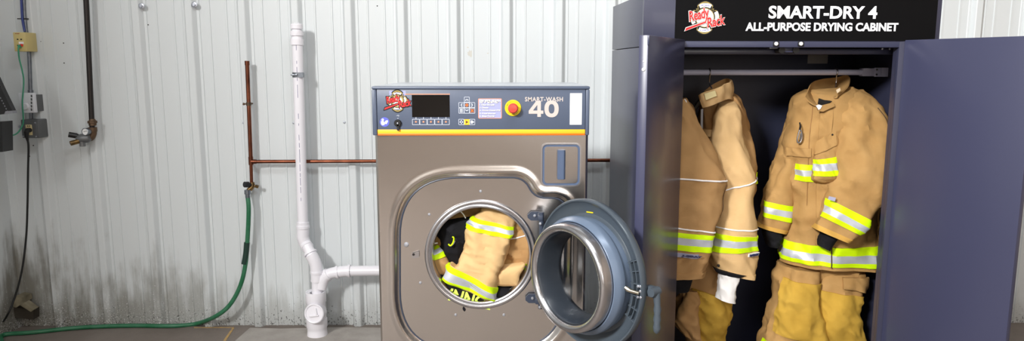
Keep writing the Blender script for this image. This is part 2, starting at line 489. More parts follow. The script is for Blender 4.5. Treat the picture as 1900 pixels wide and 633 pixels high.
# ================================================================== LEFT WALL SERVICES
def pxbox(b, x0, y0, x1, y1, Y0, Y1, bev=0, mi=0):
    """box whose front face at Y0 covers the pixel rectangle"""
    p = at_y(x0, y1, Y0); q = at_y(x1, y0, Y0); box(b, (p.x, Y0, p.z), (q.x, Y1, q.z), bev, mi=mi); return b
XZ = lambda Y: frame(V((0, Y, 0)), V((1, 0, 0)), V((0, 0, 1)), V((0, -1, 0)))
# conduit
cd = thing('conduit', 'grey steel conduit running down the wall between the small electrical boxes', 'conduit', at_y(66, 222, 4.18))
cp = [at_y(43, -60, 4.185), at_y(45, 20, 4.185), at_y(50, 70, 4.185), at_y(54, 100, 4.185), at_y(56, 150, 4.185), at_y(57, 190, 4.185), at_y(58, 240, 4.185)]
obj('pipe', tube(nb(), smoothpath(cp, 6), .0105, 14), M_galv, cd)
b = nb(); c = at_y(57, 171, 4.185); cyl(b, c-V((0, 0, .012)), c+V((0, 0, .012)), .0145); obj('coupling', b, M_galv, cd)
b = nb(); c = at_y(45.5, 35, 4.185); tube(b, [c+V((.020*math.cos(a), .018*math.sin(a), 0)) for a in [2*PI*k/16 for k in range(17)]], .0035, 6); box(b, c+V((-.034, -.012, -.003)), c+V((-.018, -.006, .003))); obj('cable_tie', b, M_blackplastic, cd)
cb = [at_y(37, -60, 4.165), at_y(39.5, 0, 4.165), at_y(41, 30, 4.162), at_y(43, 45, 4.160), at_y(46, 59, 4.155)]
tag(obj('network_cable', tube(nb(), smoothpath(cb, 6), .006, 10), M_cable_b), 'blue cable strapped along the conduit into the top of the beige jack box', 'cable')
# beige jack box
jb = thing('jack_box', 'beige surface jack box on the conduit with four small sockets', 'wall box', at_y(46, 97, 4.20))
b = nb(); pxbox(b, 27, 60, 46.5, 95.5, 4.095, 4.19, .003); obj('housing', b, M_beige, jb)
for x, y in ((32.5, 73), (39, 73), (33, 84)):
    b = nb(); pxbox(b, x-1.2, y-1.1, x+1.2, y+1.1, 4.093, 4.098); obj('socket', b, M_blackplastic, jb, smooth=False)
b = nb(); pxbox(b, 37.2, 81.5, 41.5, 86, 4.09, 4.098); obj('socket', b, M_red, jb, smooth=False, label='red socket')
b = nb(); pxbox(b, 35, 77.5, 43.5, 81.6, 4.0935, 4.098); obj('sticker', b, M_paper, jb, smooth=False)
for x in (29, 32, 34.5):
    b = nb(); pxbox(b, x-1, 61.8, x+1, 63, 4.0935, 4.098); obj('printed_mark', b, mat('red print', (160, 80, 60)), jb, smooth=False)
# thermostat
tb = thing('thermostat', 'white thermostat with round dial on the wall under the beige jack box', 'thermostat', at_y(50, 210, 4.20))
b = nb(); pxbox(b, 43.5, 176, 64.5, 207, 4.135, 4.205, .002); obj('back_box', b, M_boxgrey, tb)
b = nb(); pxbox(b, 37, 172.5, 60.5, 209.5, 4.105, 4.136, .004); obj('cover', b, M_white, tb)
p = at_y(47.5, 197.5, 4.105); b = nb(); lathe(b, [(.021, 0), (.021, .006), (.017, .012), (.0001, .013)], frame(p, V((1, 0, 0)), V((0, 0, 1)), V((0, -1, 0))), 28); obj('dial', b, M_white, tb)
b = nb()
for k in range(5): pxbox(b, 57.2, 176+k*6.3, 59.4, 180.5+k*6.3, 4.1035, 4.106)
obj('vent_slot', b, M_boxgrey, tb, smooth=False)
# outlet box
ob = thing('outlet_box', 'grey cast metal outlet box low on the wall with a black plug in it', 'outlet', at_y(60, 257, 4.20))
b = nb(); pxbox(b, 41, 222, 70, 256.5, 4.12, 4.205, .006); obj('housing', b, M_boxgrey, ob)
b = nb(); pxbox(b, 41.5, 225.5, 66.5, 255.5, 4.112, 4.121, .002); obj('cover_plate', b, M_boxgrey, ob)
b = nb(); pxbox(b, 48.5, 231.5, 58, 251, 4.107, 4.113, .002); rec = obj('receptacle', b, M_ivory, ob)
for x, y in ((51.4, 234), (54.8, 234)):
    b = nb(); pxbox(b, x-.6, y-1.1, x+.6, y+1.1, 4.1055, 4.1075); obj('slot', b, M_iron, rec, smooth=False)
b = nb(); pxbox(b, 51.5, 237.5, 55.5, 240.5, 4.1055, 4.1075); obj('reset_button', b, M_red, rec, smooth=False)
for x, y in ((65, 228), (67, 253.5), (43, 228), (43, 253)):
    b = nb(); screw_head(b, at_y(x, y, 4.112), V((0, -1, 0)), .0045); obj('screw', b, M_screwm, ob)
# power cord
pc = thing('power_cord', 'black power cord plugged into the grey outlet box and hanging to the floor', 'cord', at_z(-30, 614, 0))
b = nb(); pa = at_y(53.5, 243, 4.095); tube(b, [pa+V((0, .010, .004)), pa+V((0, -.012, .004)), pa+V((0, -.022, -.006)), pa+V((0, -.022, -.03)), pa+V((0, -.018, -.055))], .01, 12, radii=[.013, .014, .013, .010, .006]); obj('plug', b, M_blackrubber, pc)
pp = [pa+V((0, -.018, -.05)), at_y(53, 275, 4.08), at_y(52, 320, 4.09), at_y(51, 380, 4.10), at_y(48.5, 440, 4.10), at_y(41, 500, 4.08), at_y(28, 550, 4.05), at_y(12, 588, 4.0), at_z(-3, 606, .006), at_z(-15, 618, .006), at_z(-40, 650, .006)]
obj('cable', tube(nb(), smoothpath(pp, 8), .0055, 10), M_blackrubber, pc)
# green network lead
gp = [at_y(34.5, 84.5, 4.088), at_y(34, 92, 4.078), at_y(36, 110, 4.09), at_y(41, 130, 4.095), at_y(44, 152, 4.095), at_y(41.5, 190, 4.08), at_y(43, 215, 4.085), at_y(42, 232, 4.088), at_y(31, 248, 4.06), at_y(14, 252, 3.98), at_y(5, 243, 3.90), at_y(1, 230, 3.82), at_y(-18, 206, 3.76)]
gl = thing('network_lead', 'thin green network lead looping from the beige jack box to the computer', 'cable', gp[0])
obj('cable', tube(nb(), smoothpath(gp, 8), .0042, 8), M_cable_g, gl)
b = nb(); pxbox(b, 33.2, 83, 36, 88.5, 4.078, 4.0945); obj('connector', b, M_cable_g, gl, smooth=False)
# computer terminal on the left wall, cut by the frame
ct = thing('computer_terminal', 'black wall mounted computer terminal at the left edge of the photo', 'computer', at_y(-40, 290, 3.72))
F = XZ(3.70)
def pxprism(b, pts, Y, d, mi=0):
    prism(b, [(at_y(x, y, Y).x, at_y(x, y, Y).z) for x, y in pts], 0, -d, XZ(Y), mi); return b
b = nb(); pxprism(b, [(-95, 20), (-60, 60), (-20, 115), (3, 165), (22, 204), (22.5, 210), (-2, 213), (-95, 206)], 3.70, .03); obj('screen_housing', b, M_blackplastic, ct, smooth=False)
b = nb(); pxprism(b, [(10, 206.5), (22.8, 205.5), (23, 210.5), (8, 211.5)], 3.697, .034); obj('front_lip', b, mat('grey plastic', (128, 130, 136), .4), ct, smooth=False)
for k in range(7):
    b = nb(); pxprism(b, [(-3+k*2.6, 176+k*5), (-1.5+k*2.6, 175.5+k*5), (-.5+k*2.6, 178+k*5), (-2+k*2.6, 178.5+k*5)], 3.6985, .002)
    obj('key_mark', b, mat('pale print', (120, 122, 128)), ct, smooth=False)
b = nb(); box(b, (wx0-.001, 3.71, 1.36), (at_y(-60, 200, 3.72).x, 3.78, 1.44), .004); obj('wall_arm', b, M_blackplastic, ct)
b = nb(); pxprism(b, [(-95, 206), (-40, 210), (-40, 228), (4, 226), (5, 282), (-95, 286)], 3.74, .08); obj('computer_case', b, M_blackplastic, ct, smooth=False)
# bracket at the bottom of the corner
bk = thing('corner_bracket', 'beige steel angle bracket at the bottom of the left corner of the wall', 'bracket', at_z(48, 597, 0))
c0 = at_y(38, 560, 4.12); 
b = nb(); pxprism(b, [(26, 551), (40, 553), (42, 563), (30, 571), (25, 570)], 4.12, .09); obj('plate', b, mat('dirty beige steel', (150, 142, 120), .6, var=(20, (96, 88, 70), .3)), bk, smooth=False)
b = nb(); pxprism(b, [(36, 566), (44, 562), (62, 575), (57, 579)], 4.10, .05); obj('strut', b, MATS['dirty beige steel'], bk, smooth=False)
b = nb(); pxprism(b, [(23, 570), (29, 570), (57, 577), (62, 575), (62, 593), (23, 590)], 4.16, .055); obj('shade_block', b, mat('painted shadow tone', (60, 54, 46), .8), bk, smooth=False)  # dark block stands in for the shadowed gap under the bracket

# iron air pipe with gauge
ap = thing('air_pipe', 'black iron air pipe coming down the wall to a regulator with a gauge', 'pipe', at_y(170, 262, 4.14))
YP = 4.15
obj('pipe', tube(nb(), [at_y(157, -60, YP), at_y(171.5, 250, YP)], .0145, 16), M_iron, ap)
b = nb(); c = at_y(171.5, 227, YP); lathe(b, [(.0145, -.02), (.021, -.018), (.021, -.006), (.026, -.005), (.026, .008), (.020, .010), (.0145, .02)], Matrix.Translation(c), 8); obj('union', b, M_rustm, ap)
e0 = at_y(172, 246, YP)
b = nb(); tube(b, smoothpath([e0+V((0, 0, .02)), e0+V((0, 0, -.005)), e0+V((-.012, -.006, -.028)), e0+V((-.04, -.01, -.034))], 6), .021, 16); cyl(b, e0+V((0, 0, .006)), e0+V((0, 0, .03)), .025); obj('elbow', b, M_rustm, ap)
r0 = at_y(154, 257, YP-.03)
b = nb(); tube(b, [e0+V((-.035, -.01, -.034)), r0+V((.03, 0, .0))], .015, 12); obj('nipple', b, M_iron, ap)
b = nb(); tube(b, [r0+V((.04, 0, .004)), r0+V((.03, 0, .002)), r0+V((-.005, -.005, 0)), r0+V((-.03, -.01, .0))], .02, 14, radii=[.018, .026, .028, .02]); cyl(b, r0+V((0, -.01, -.045)), r0+V((0, -.01, .0)), .016)
reg = obj('regulator', b, M_boxgrey, ap)
b = nb(); tube(b, [r0+V((-.015, -.01, .008)), r0+V((-.03, -.015, .017)), r0+V((-.062, -.03, .026))], .016, 12, radii=[.014, .016, .016]); obj('knob', b, M_blackplastic, reg)
b = nb(); tube(b, [r0+V((-.015, -.02, -.014)), r0+V((-.045, -.05, -.024))], .014, 12); obj('outlet', b, M_brass, reg)
g0 = at_y(158.5, 244.5, YP-.05); gn = V((-.1, -1, .05)).normalized(); gu = V((1, -.1, 0)).normalized(); gv = gn.cross(gu)
b = nb(); lathe(b, [(.0001, -.024), (.02, -.024), (.0215, -.02), (.0215, .004), (.019, .006), (.0185, .002)], frame(g0, gu, gv, gn), 28); cyl(b, g0+V((0, .01, -.015)), r0+V((.008, 0, .015)), .007); ga = obj('gauge', b, M_galv, ap)
b = nb(); lathe(b, [(.0185, .001), (.0001, .001)], frame(g0, gu, gv, gn), 28); obj('dial', b, M_paper, ga)
b = nb(); prism(b, [(-.010, -.001), (.012, .003), (.012, .005), (-.010, .001)], .0015, .0025, frame(g0, gu, gv, gn)); obj('needle', b, M_blackplastic, ga, smooth=False)

# copper water line
YC = 4.15
cw = thing('copper_pipe', 'copper water pipe with a capped riser and a long branch running behind the washer', 'pipe', at_y(465, 345, YC))
obj('riser', tube(nb(), [at_y(458.5, 116, YC), at_y(465.5, 300, YC)], .0115, 16), M_copper, cw)
obj('drop', tube(nb(), [at_y(465.5, 300, YC), at_y(467, 344, YC)], .0095, 16), M_copper, cw)
obj('branch', tube(nb(), [at_y(466, 300, YC), at_y(1150, 297.5, YC)], .0105, 16), M_copper, cw)
b = nb(); tube(b, [at_y(458.3, 113, YC), at_y(458.7, 121, YC)], .0135, 16); obj('cap', b, M_copper, cw)
b = nb(); tube(b, [at_y(465.1, 291, YC), at_y(465.9, 306, YC)], .0135, 16); tube(b, [at_y(466, 300, YC), at_y(473, 300, YC)], .0135, 16); tube(b, [at_y(473, 300, YC), at_y(476, 300, YC)], .0128, 16); obj('tee', b, M_copper, cw)
b = nb(); c = at_y(461.3, 193, YC); cyl(b, c-V((0, 0, .01)), c+V((0, 0, .01)), .014); cyl(b, c+V((-.026, 0, 0)), c+V((.0, 0, 0)), .004); cyl(b, c+V((0, .0, 0)), c+V((0, .066, 0)), .005); cyl(b, c+V((-.03, 0, -.006)), c+V((-.026, 0, .006)), .006); obj('clamp', b, M_rustm, cw)
v0 = at_y(468, 342, YC)
b = nb(); tube(b, [v0+V((0, 0, .012)), v0+V((0, 0, -.012)), v0+V((-.008, -.01, -.024)), v0+V((-.020, -.02, -.034))], .015, 14, radii=[.013, .016, .015, .012]); cyl(b, v0+V((0, 0, -.006)), v0+V((.026, 0, -.014)), .007); cyl(b, v0+V((.024, 0, -.020)), v0+V((.030, 0, -.006)), .010); obj('drain_valve', b, M_brass, cw)
b = nb(); cyl(b, v0+V((-.006, -.012, 0)), v0+V((-.022, -.03, .003)), .011); cyl(b, v0+V((-.015, -.022, .002)), v0+V((-.03, -.042, .005)), .017); obj('valve_handle', b, M_blackplastic, cw)

# garden hose
hs = thing('garden_hose', 'green garden hose hanging from the copper pipe valve and trailing along the floor', 'hose', at_z(300, 607, 0))
h0 = v0+V((-.022, -.022, -.034))
hp = [h0+V((0, 0, -.035)), at_y(461.5, 390, 4.12), at_y(459.5, 440, 4.12), at_y(455.5, 490, 4.12), at_y(446, 530, 4.11), at_y(427, 565, 4.10), at_y(402, 586, 4.10), at_z(366, 600.5, .015), at_z(320, 605, .013), at_z(240, 604.5, .013), at_z(150, 608, .013), at_z(60, 617, .013), at_z(6, 622, .013), at_z(2, 640, .013), at_z(-10, 690, .013)]
obj('tubing', tube(nb(), smoothpath(hp, 10), .0128, 14), M_hose, hs)
b = nb(); lathe(b, [(.009, .006), (.018, .004), (.0185, -.020), (.014, -.022), (.014, -.042), (.012, -.044)], Matrix.Translation(h0), 20); obj('coupling', b, M_galv, hs)
sp_ = smoothpath([at_y(458.2, 450, 4.12), at_y(456.5, 470, 4.12), at_y(453.2, 490, 4.118)], 8)
obj('repair_sleeve', tube(nb(), sp_, .0165, 14), mat('dark green sleeve', (24, 54, 46), .5), hs)

# pvc drain stack
dp = thing('drain_pipe', 'white plastic drain stack standing on the floor with a branch behind the washer', 'pipe', at_z(589, 624, 0))
base = at_z(589, 622, 0)
YD = base.y
def X_(px, py, Y=YD): return at_y(px, py, Y)
YU = 4.10
top = X_(551, 62, YU); knee = X_(562, 418, YU)
obj('vertical_pipe', tube(nb(), [top, knee], .0302, 28), M_pvc, dp)
def along(a, b, t): return a+(b-a)*t
ax = (top-knee).normalized()
def ringfit(b, c, ax, r, h):
    cyl(b, c-ax*h/2, c+ax*h/2, r, 28)
b = nb()
ringfit(b, X_(551, 78, YU), ax, .0365, .034); ringfit(b, X_(550.6, 62, YU), ax, .0365, .026); ringfit(b, X_(550.3, 50, YU), ax, .034, .022)
ringfit(b, X_(550.5, 58, YU), ax, .026, .06); lathe(b, [(.034, 0), (.03, .010), (.012, .014), (.0001, .014)], Matrix.Translation(X_(550.2, 47.5, YU)), 24)
vent = obj('air_vent', b, M_pvc, dp)
for k in range(5):
    b = nb(); a = 2*PI*k/5; c = X_(550.2, 45, YU)+V((.012*math.cos(a), .012*math.sin(a), 0)); cyl(b, c, c+V((0, 0, .008)), .003, 8); obj('pin', b, M_pvc, vent)
b = nb(); c = X_(553, 139, YU); ringfit(b, c, ax, .032, .028); box(b, c+V((.012, -.034, -.014)), c+V((.036, -.004, .014))); box(b, c+V((-.008, .0, -.010)), c+V((.008, .1, .010))); box(b, c+V((-.030, -.040, -.004)), c+V((-.004, -.030, .004)), .001); screw_head(b, c+V((.0, -.034, 0)), V((0, -1, 0)), .008); obj('pipe_strap', b, M_galv, dp)
for t in [k/26 for k in range(1, 25)]:
    if random.random() < .75:
        b = nb()
        c = along(top, knee, t+random.uniform(-.01, .01)); h = random.uniform(.005, .022); x = .004+t*.002
        lathe(b, [(.0305, -h), (.0305, h)], Matrix.Translation(c), 3, a0=math.radians(-88), a1=math.radians(-83))
        obj('printed_mark', b, M_pvc_print, dp)
# lower offset, wye, cleanout
k1 = X_(562, 441, YU); k2 = X_(570, 458, YU-.01); k3 = X_(580, 478, YU-.05); k4 = X_(587, 496, YD); k5 = X_(588, 512, YD); k6 = X_(588.5, 540, YD)
b = nb(); tube(b, smoothpath([knee+V((0, 0, .02)), X_(562, 430, YU), k1, X_(566, 452, YU), along(k1, k3, .5)], 6), .0355, 28); ringfit(b, X_(562, 421, YU), V((0, 0, 1)), .039, .016); obj('elbow', b, M_pvc, dp)
obj('offset_pipe', tube(nb(), [along(k1, k3, .4), k3], .0302, 28), M_pvc, dp)
b = nb(); tube(b, smoothpath([k3+V((-.012, 0, .02)), k3, X_(586, 492, YD), k5, X_(588, 522, YD)], 6), .0355, 28); ringfit(b, X_(588, 505, YD), V((0, 0, 1)), .039, .014); d = (k3-k1).normalized(); ringfit(b, along(k1, k3, .78), d, .039, .012); obj('wye_fitting', b, M_pvc, dp)
obj('stub_pipe', tube(nb(), [X_(588, 515, YD), X_(588.5, 545, YD)], .0302, 28), M_pvc, dp)
b = nb(); tube(b, smoothpath([X_(596, 535, YD), X_(600, 520, YD), X_(608, 510, YD), X_(620, 506, YD), X_(640, 503.5, YD), X_(650, 503, YD)], 6), .0325, 28)
for (x, y), dd in (((608, 510), V((.8, 0, .5))), ((626, 505.5), V((1, 0, .15))), ((648, 503), V((1, 0, 0)))): ringfit(b, X_(x, y, YD), dd.normalized(), .038, .014)
obj('branch_elbow', b, M_pvc, dp)
obj('branch_pipe', tube(nb(), [X_(648, 503, YD), X_(735, 502, YD)], .0302, 28), M_pvc, dp)
zt = X_(588, 541, YD).z; zm = X_(588, 595, YD).z
cxy = V((base.x, YD, 0))
b = nb(); lathe(b, [(.034, zt-.03), (.034, zt-.006), (.048, zt-.004), (.052, zt), (.058, zt), (.059, zt-.004), (.059, zt-.062), (.055, zt-.068), (.0555, zm+.015), (.0605, zm+.012), (.0605, zm-.035), (.0565, zm-.042), (.0565, .03), (.060, .0), (.03, 0)], Matrix.Translation(cxy), 40); obj('cleanout_body', b, M_pvc, dp)
cc = X_(585, 581, YD-.058); n_ = V((-.12, -1, .12)).normalized(); u_ = V((1, -.12, 0)).normalized(); v_ = n_.cross(u_)
b = nb(); lathe(b, [(.050, -.05), (.056, .008), (.0585, .010), (.0585, .020), (.054, .024), (.049, .022), (.047, .017), (.0001, .017)], frame(cc, u_, v_, n_), 40); pl = obj('cleanout_plug', b, M_pvc, dp)
b = nb(); xf = frame(cc, u_, v_, n_); box(b, (-.030, -.016, .016), (.026, -.008, .028), .002, xf @ Matrix.Rotation(.12, 4, 'Z')); box(b, (.012, -.016, .016), (.020, .030, .028), .002, xf @ Matrix.Rotation(.2, 4, 'Z')); obj('wrench_lug', b, M_pvc, pl)

# ================================================================== WASHER
WF = 2.65                                   # front plane
wl, wr = at_y(694.5, 200, WF).x, at_y(1092, 200, WF).x
ztop = at_y(892, 160, WF).z
wd = 0.62
def A(px, py, Y=WF): return at_y(px, py, Y)
def U(px, py, Y=WF):
    p = at_y(px, py, Y); return (p.x, p.z)
WX = frame(V((0, WF, 0)), V((1, 0, 0)), V((0, 0, 1)), V((0, -1, 0)))   # (x, z, out of the front)
wm = thing('washing_machine', 'big stainless front loading washing machine with its round door open, gear inside', 'washing machine', ((wl+wr)/2, WF+.3, 0))
zf = A(892, 250).z                          # bottom of the control fascia
# casing (open at the front where the drum is)
b = nb(); T = .012
box(b, (wl, WF+.03, .10), (wl+T, WF+wd, ztop-.004)); box(b, (wr-T, WF+.03, .10), (wr, WF+wd, ztop-.004)); box(b, (wl+T, WF+wd-T, .10), (wr-T, WF+wd, ztop-.004)); box(b, (wl+T, WF+.03, .10), (wr-T, WF+wd-T, .112))
obj('casing', b, M_slate, wm, smooth=False)
b = nb(); box(b, (wl-.002, WF+.004, ztop-.003), (wr+.002, WF+wd+.004, ztop), .001); obj('top_cover', b, mat('pale steel sheet', (200, 204, 212), .3, .6), wm)
for x in (wl+.03, wr-.09):
    for y in (WF+.05, WF+wd-.11):
        b = nb(); box(b, (x, y, 0), (x+.06, y+.06, .105), .004); obj('base_foot', b, M_slate_d, wm)
# control fascia
fl, fr = A(700.5, 200).x, A(1085.5, 200).x
b = nb(); box(b, (fl, WF-.012, A(892, 240).z), (fr, WF+.03, A(892, 165).z), .002); obj('control_panel', b, M_slate, wm)
b = nb(); box(b, (A(690.5, 160).x, WF-.018, A(892, 165.5).z), (A(1093.8, 160).x, WF+.03, ztop), .004); obj('top_rail', b, M_slate, wm)
for x0, x1 in ((691.5, 700), (1086, 1093)):
    b = nb(); box(b, (A(x0, 200).x, WF-.016, A(892, 250.5).z), (A(x1, 200).x, WF+.03, A(892, 165.8).z), .004); obj('end_cap', b, M_slate, wm)
b = nb(); p = A(701, 240); q = A(1085, 247.2); box(b, (fl, WF-.012, q.z), (fr, WF+.03, p.z), .001); obj('amber_stripe', b, M_amber, wm)
b = nb(); p = A(701, 247.2); q = A(1085, 250.6); box(b, (fl, WF-.012, q.z), (fr, WF+.03, p.z), .001); obj('orange_stripe', b, M_orange, wm)
CP = .012                                    # height of the panel face in front of WF
YPAN = WF-CP
def u(px, py): p = at_y(px, py, YPAN); return (p.x, p.z)
def rect(b, x0, y0, x1, y1, h0, h1, r=0, mi=0):
    a = u(x0, y1); c = u(x1, y0)
    pts = rrect(a[0], a[1], c[0], c[1], r, 5) if r else [(a[0], a[1]), (c[0], a[1]), (c[0], c[1]), (a[0], c[1])]
    prism(b, pts, CP+h0, CP+h1, WX, mi)
def outline(b, x0, y0, x1, y1, t=.0014, h=.0008, r=.002, mi=0):
    a = u(x0, y1); c = u(x1, y0)
    ringprism(b, rrect(a[0], a[1], c[0], c[1], r, 4), rrect(a[0]+t, a[1]+t, c[0]-t, c[1]-t, max(r-t, .0004), 4), CP, CP+h, WX, mi)
def stroke(b, pts, t, h=.0009, mi=0):
    for (x0, y0), (x1, y1) in zip(pts, pts[1:]):
        a = V(u(x0, y0)); c = V(u(x1, y1)); d = (c-a).normalized(); n = V((-d.y, d.x))*t/2; e = d*t/2
        prism(b, [tuple(a-e+n), tuple(a-e-n), tuple(c+e-n), tuple(c+e+n)], CP, CP+h, WX, mi)
# display and printed keypad
b = nb(); rect(b, 764.8, 176.2, 834, 217.4, 0, .0012); obj('display_screen', b, M_screen, wm, smooth=False)
b = nb(); stroke(b, [(752, 174.8), (834, 174.8)], .0028); obj('printed_line', b, M_oline, wm, smooth=False)
for k in range(5):
    x = 765+k*13.9
    b = nb(); outline(b, x, 221, x+13.5, 231.8); stroke(b, [(x+6.9, 217.8), (x+6.9, 220.2)], .002)
    kk = obj('soft_key', b, M_line, wm, smooth=False)
    b = nb(); lathe(b, [(.0035, 0), (.0030, .0012), (.0001, .0014)], frame(at_y(x+6.8, 226.2, YPAN), V((1, 0, 0)), V((0, 0, 1)), V((0, -1, 0))), 14); obj('dot', b, M_oline, kk)
def keycell(x0, y0, x1, y1, draw, m, name='arrow_key'):
    b = nb(); outline(b, x0, y0, x1, y1); k = obj(name, b, M_line, wm, smooth=False)
    b = nb(); draw(b); obj('icon', b, m, k, smooth=False)
cxs = [851, 861.2, 871.2, 881.3]; cys = [179.8, 190, 200.2, 210.6]
keycell(cxs[1], cys[0], cxs[2], cys[1], lambda b: stroke(b, [(864, 186.3), (866.2, 183.5), (868.4, 186.3)], .003), M_line)
keycell(cxs[0], cys[1], cxs[1], cys[2], lambda b: stroke(b, [(857.3, 193), (854.6, 195.1), (857.3, 197.3)], .003), M_line)
keycell(cxs[1], cys[1], cxs[2], cys[2], lambda b: ringprism(b, [(u(866.2, 195.1)[0]+.0055*math.cos(2*PI*k/16), u(866.2, 195.1)[1]+.0055*math.sin(2*PI*k/16)) for k in range(16)], [(u(866.2, 195.1)[0]+.0022*math.cos(2*PI*k/16), u(866.2, 195.1)[1]+.0022*math.sin(2*PI*k/16)) for k in range(16)], CP, CP+.001, WX), M_orange, 'centre_key')
keycell(cxs[2], cys[1], cxs[3], cys[2], lambda b: stroke(b, [(875, 193), (877.7, 195.1), (875, 197.3)], .003), M_line)
def menu(b):
    for y in (203, 205.4, 207.8): stroke(b, [(854, y), (858, y)], .003)
keycell(cxs[0], cys[2], cxs[1], cys[3], menu, M_line, 'menu_key')
keycell(cxs[1], cys[2], cxs[2], cys[3], lambda b: stroke(b, [(864, 203.8), (866.2, 206.6), (868.4, 203.8)], .003), M_line)
def cross(b): stroke(b, [(874.2, 203.2), (878.4, 207.8)], .0032); stroke(b, [(878.4, 203.2), (874.2, 207.8)], .0032, .0012)
keycell(cxs[2], cys[2], cxs[3], cys[3], cross, M_orange, 'cancel_key')
def stopi(b):
    stroke(b, [(854, 224), (858, 224), (858, 228.8), (854, 228.8), (854, 224)], .003)
keycell(cxs[0], 221, cxs[1], 231.8, stopi, M_line, 'stop_key')
b = nb(); rect(b, 861.4, 221.4, 871.2, 231.6, 0, .0009); kk = obj('start_key', b, M_amber, wm, smooth=False)
b = nb(); p = [u(864.4, 223.8), u(864.4, 229.2), u(868.8, 226.5)]; prism(b, p, CP+.0009, CP+.0018, WX); obj('icon', b, mat('dark red print', (90, 40, 30)), kk, smooth=False)
def adv(b): prism(b, [u(873.2, 223.6), u(873.2, 229.4), u(876.4, 229.4), u(880, 226.5), u(876.4, 223.6)], CP, CP+.0009, WX)
keycell(cxs[2], 221, cxs[3], 231.8, adv, M_line, 'advance_key')
# instruction label
b = nb(); rect(b, 887.4, 182.8, 931, 220, 0, .0008, .004); il = obj('instruction_label', b, M_oline, wm, smooth=False)
b = nb(); rect(b, 888.6, 184, 929.8, 218.8, .0008, .0012, .003); obj('label_face', b, M_lilac, il, smooth=False)
def utext(b, s, x0, y0, x1, y1, h0, h1, **k):
    a = u(x0, y1); c = u(x1, y0); text(b, s, a[0], a[1], c[0], c[1], CP+h0, CP+h1, WX, **k)
bW, bS = nb(), nb()
for s, x0, y0, x1, y1 in (('PROPER WASH', 890, 185, 928.5, 189.2), ('STEPS', 890, 188.2, 924, 191.6), ('1. Clean the soils', 890, 193, 917.5, 196), ('2. Choose', 890, 198.3, 906, 201.3), ('3. Firmly Detail PPE', 890, 203.6, 928.5, 206.8), ('4. A load time out', 890, 209, 919.5, 212), ('5. Sleep Founds', 890, 214, 917.5, 217.6)):
    utext(bS, s, x0+.5, y0+.6, x1+.5, y1+.6, .0012, .0014, bold=.03); utext(bW, s, x0, y0, x1, y1, .0014, .0018, bold=.03)
obj('lettering_shadow', bS, M_lblack, il, smooth=False); obj('lettering', bW, M_paper, il, smooth=False)
# emergency stop
ec = at_y(951.8, 200.4, YPAN); EX = frame(ec, V((1, 0, 0)), V((0, 0, 1)), V((0, -1, 0)))
b = nb(); lathe(b, [(.030, 0), (.030, .003), (.028, .005), (.012, .005)], EX, 40); es = obj('emergency_stop', b, M_yellow, wm)
b = nb(); lathe(b, [(.012, .004), (.012, .016), (.0175, .018), (.019, .024), (.0185, .030), (.014, .036), (.0001, .038)], EX, 36); obj('button', b, M_estop, es)
b = nb()
for word, mid, flip in (('EMERGENCY', 125, 0), ('STOP', 50, 0), ('NOT EMERGENCY', 278, 1)):
    n = len(word)
    for i, chh in enumerate(word):
        if chh == ' ': continue
        a = math.radians(mid+(i-(n-1)/2)*(9.0 if flip else -9.0)); rr = .0235
        text(b, chh, -.0014, -.0018, .0014, .0018, .005, .0054, EX @ Matrix.Translation((rr*math.cos(a), rr*math.sin(a), 0)) @ Matrix.Rotation(a-PI/2+(PI if flip else 0), 4, 'Z'), bold=.01)
obj('lettering', b, mat('dark print', (70, 60, 20)), es, smooth=False)
b = nb(); utext(b, 'SMART-WASH', 974, 180, 1044.6, 188.4, 0, .0009, bold=.022, spacing=1.12); obj('lettering', b, M_pearl, wm, smooth=False)
b = nb()
def up_(pts, h1): prism(b, [u(x, y) for x, y in pts], CP, CP+h1, WX)
up_([(997.0, 187), (1003.6, 187), (1003.6, 217), (997.0, 217)], .0013)                 # upright of the 4
up_([(981, 205.2), (1008.2, 205.2), (1008.2, 211.2), (981, 211.2)], .00131)              # bar
up_([(981, 205.6), (995.2, 187), (1001, 187), (1001, 189.5), (988.6, 205.6)], .00132)    # diagonal
def oval(cx, cy, rx, ry): return [u(cx+rx*math.copysign(abs(math.cos(t))**.86, math.cos(t)), cy+ry*math.copysign(abs(math.sin(t))**.86, math.sin(t))) for t in [2*PI*q/56 for q in range(56)]]
ringprism(b, oval(1023.4, 202, 13.2, 15.6), oval(1023.4, 202, 5.4, 8.8), CP, CP+.0013, WX)
obj('lettering', b, M_pearl, wm, smooth=False)
b = nb(); rect(b, 1057, 173, 1080, 231.4, 0, .0006); obj('blank_label', b, M_paper, wm, smooth=False)
# key switch with usb mark
kc = at_y(738.3, 228.5, YPAN); KX = frame(kc, V((1, 0, 0)), V((0, 0, 1)), V((0, -1, 0)))
b = nb(); lathe(b, [(.0135, 0), (.0135, .006), (.011, .009), (.006, .009), (.005, .006), (.0001, .006)], KX, 28); ks = obj('port_cap', b, M_blackrubber, wm)
b = nb(); prism(b, [(-.004, -.004), (.004, -.004), (.0055, -.026), (.001, -.028), (-.003, -.026)], .006, .009, KX); obj('strap', b, M_blackrubber, ks, smooth=False)
b = nb(); lathe(b, [(.003, .006), (.003, .010), (.0001, .0105)], KX, 14); obj('pin', b, M_screwm, ks)
b = nb(); stroke(b, [(735.5, 214.8), (741, 214.8)], .0011); stroke(b, [(737, 214.8), (738.2, 213.4), (739.4, 213.4)], .0009); stroke(b, [(738, 214.8), (739.2, 216), (740, 216)], .0009); stroke(b, [(737.8, 219.8), (738.8, 219.8)], .002); obj('port_symbol', b, M_line, wm, smooth=False)
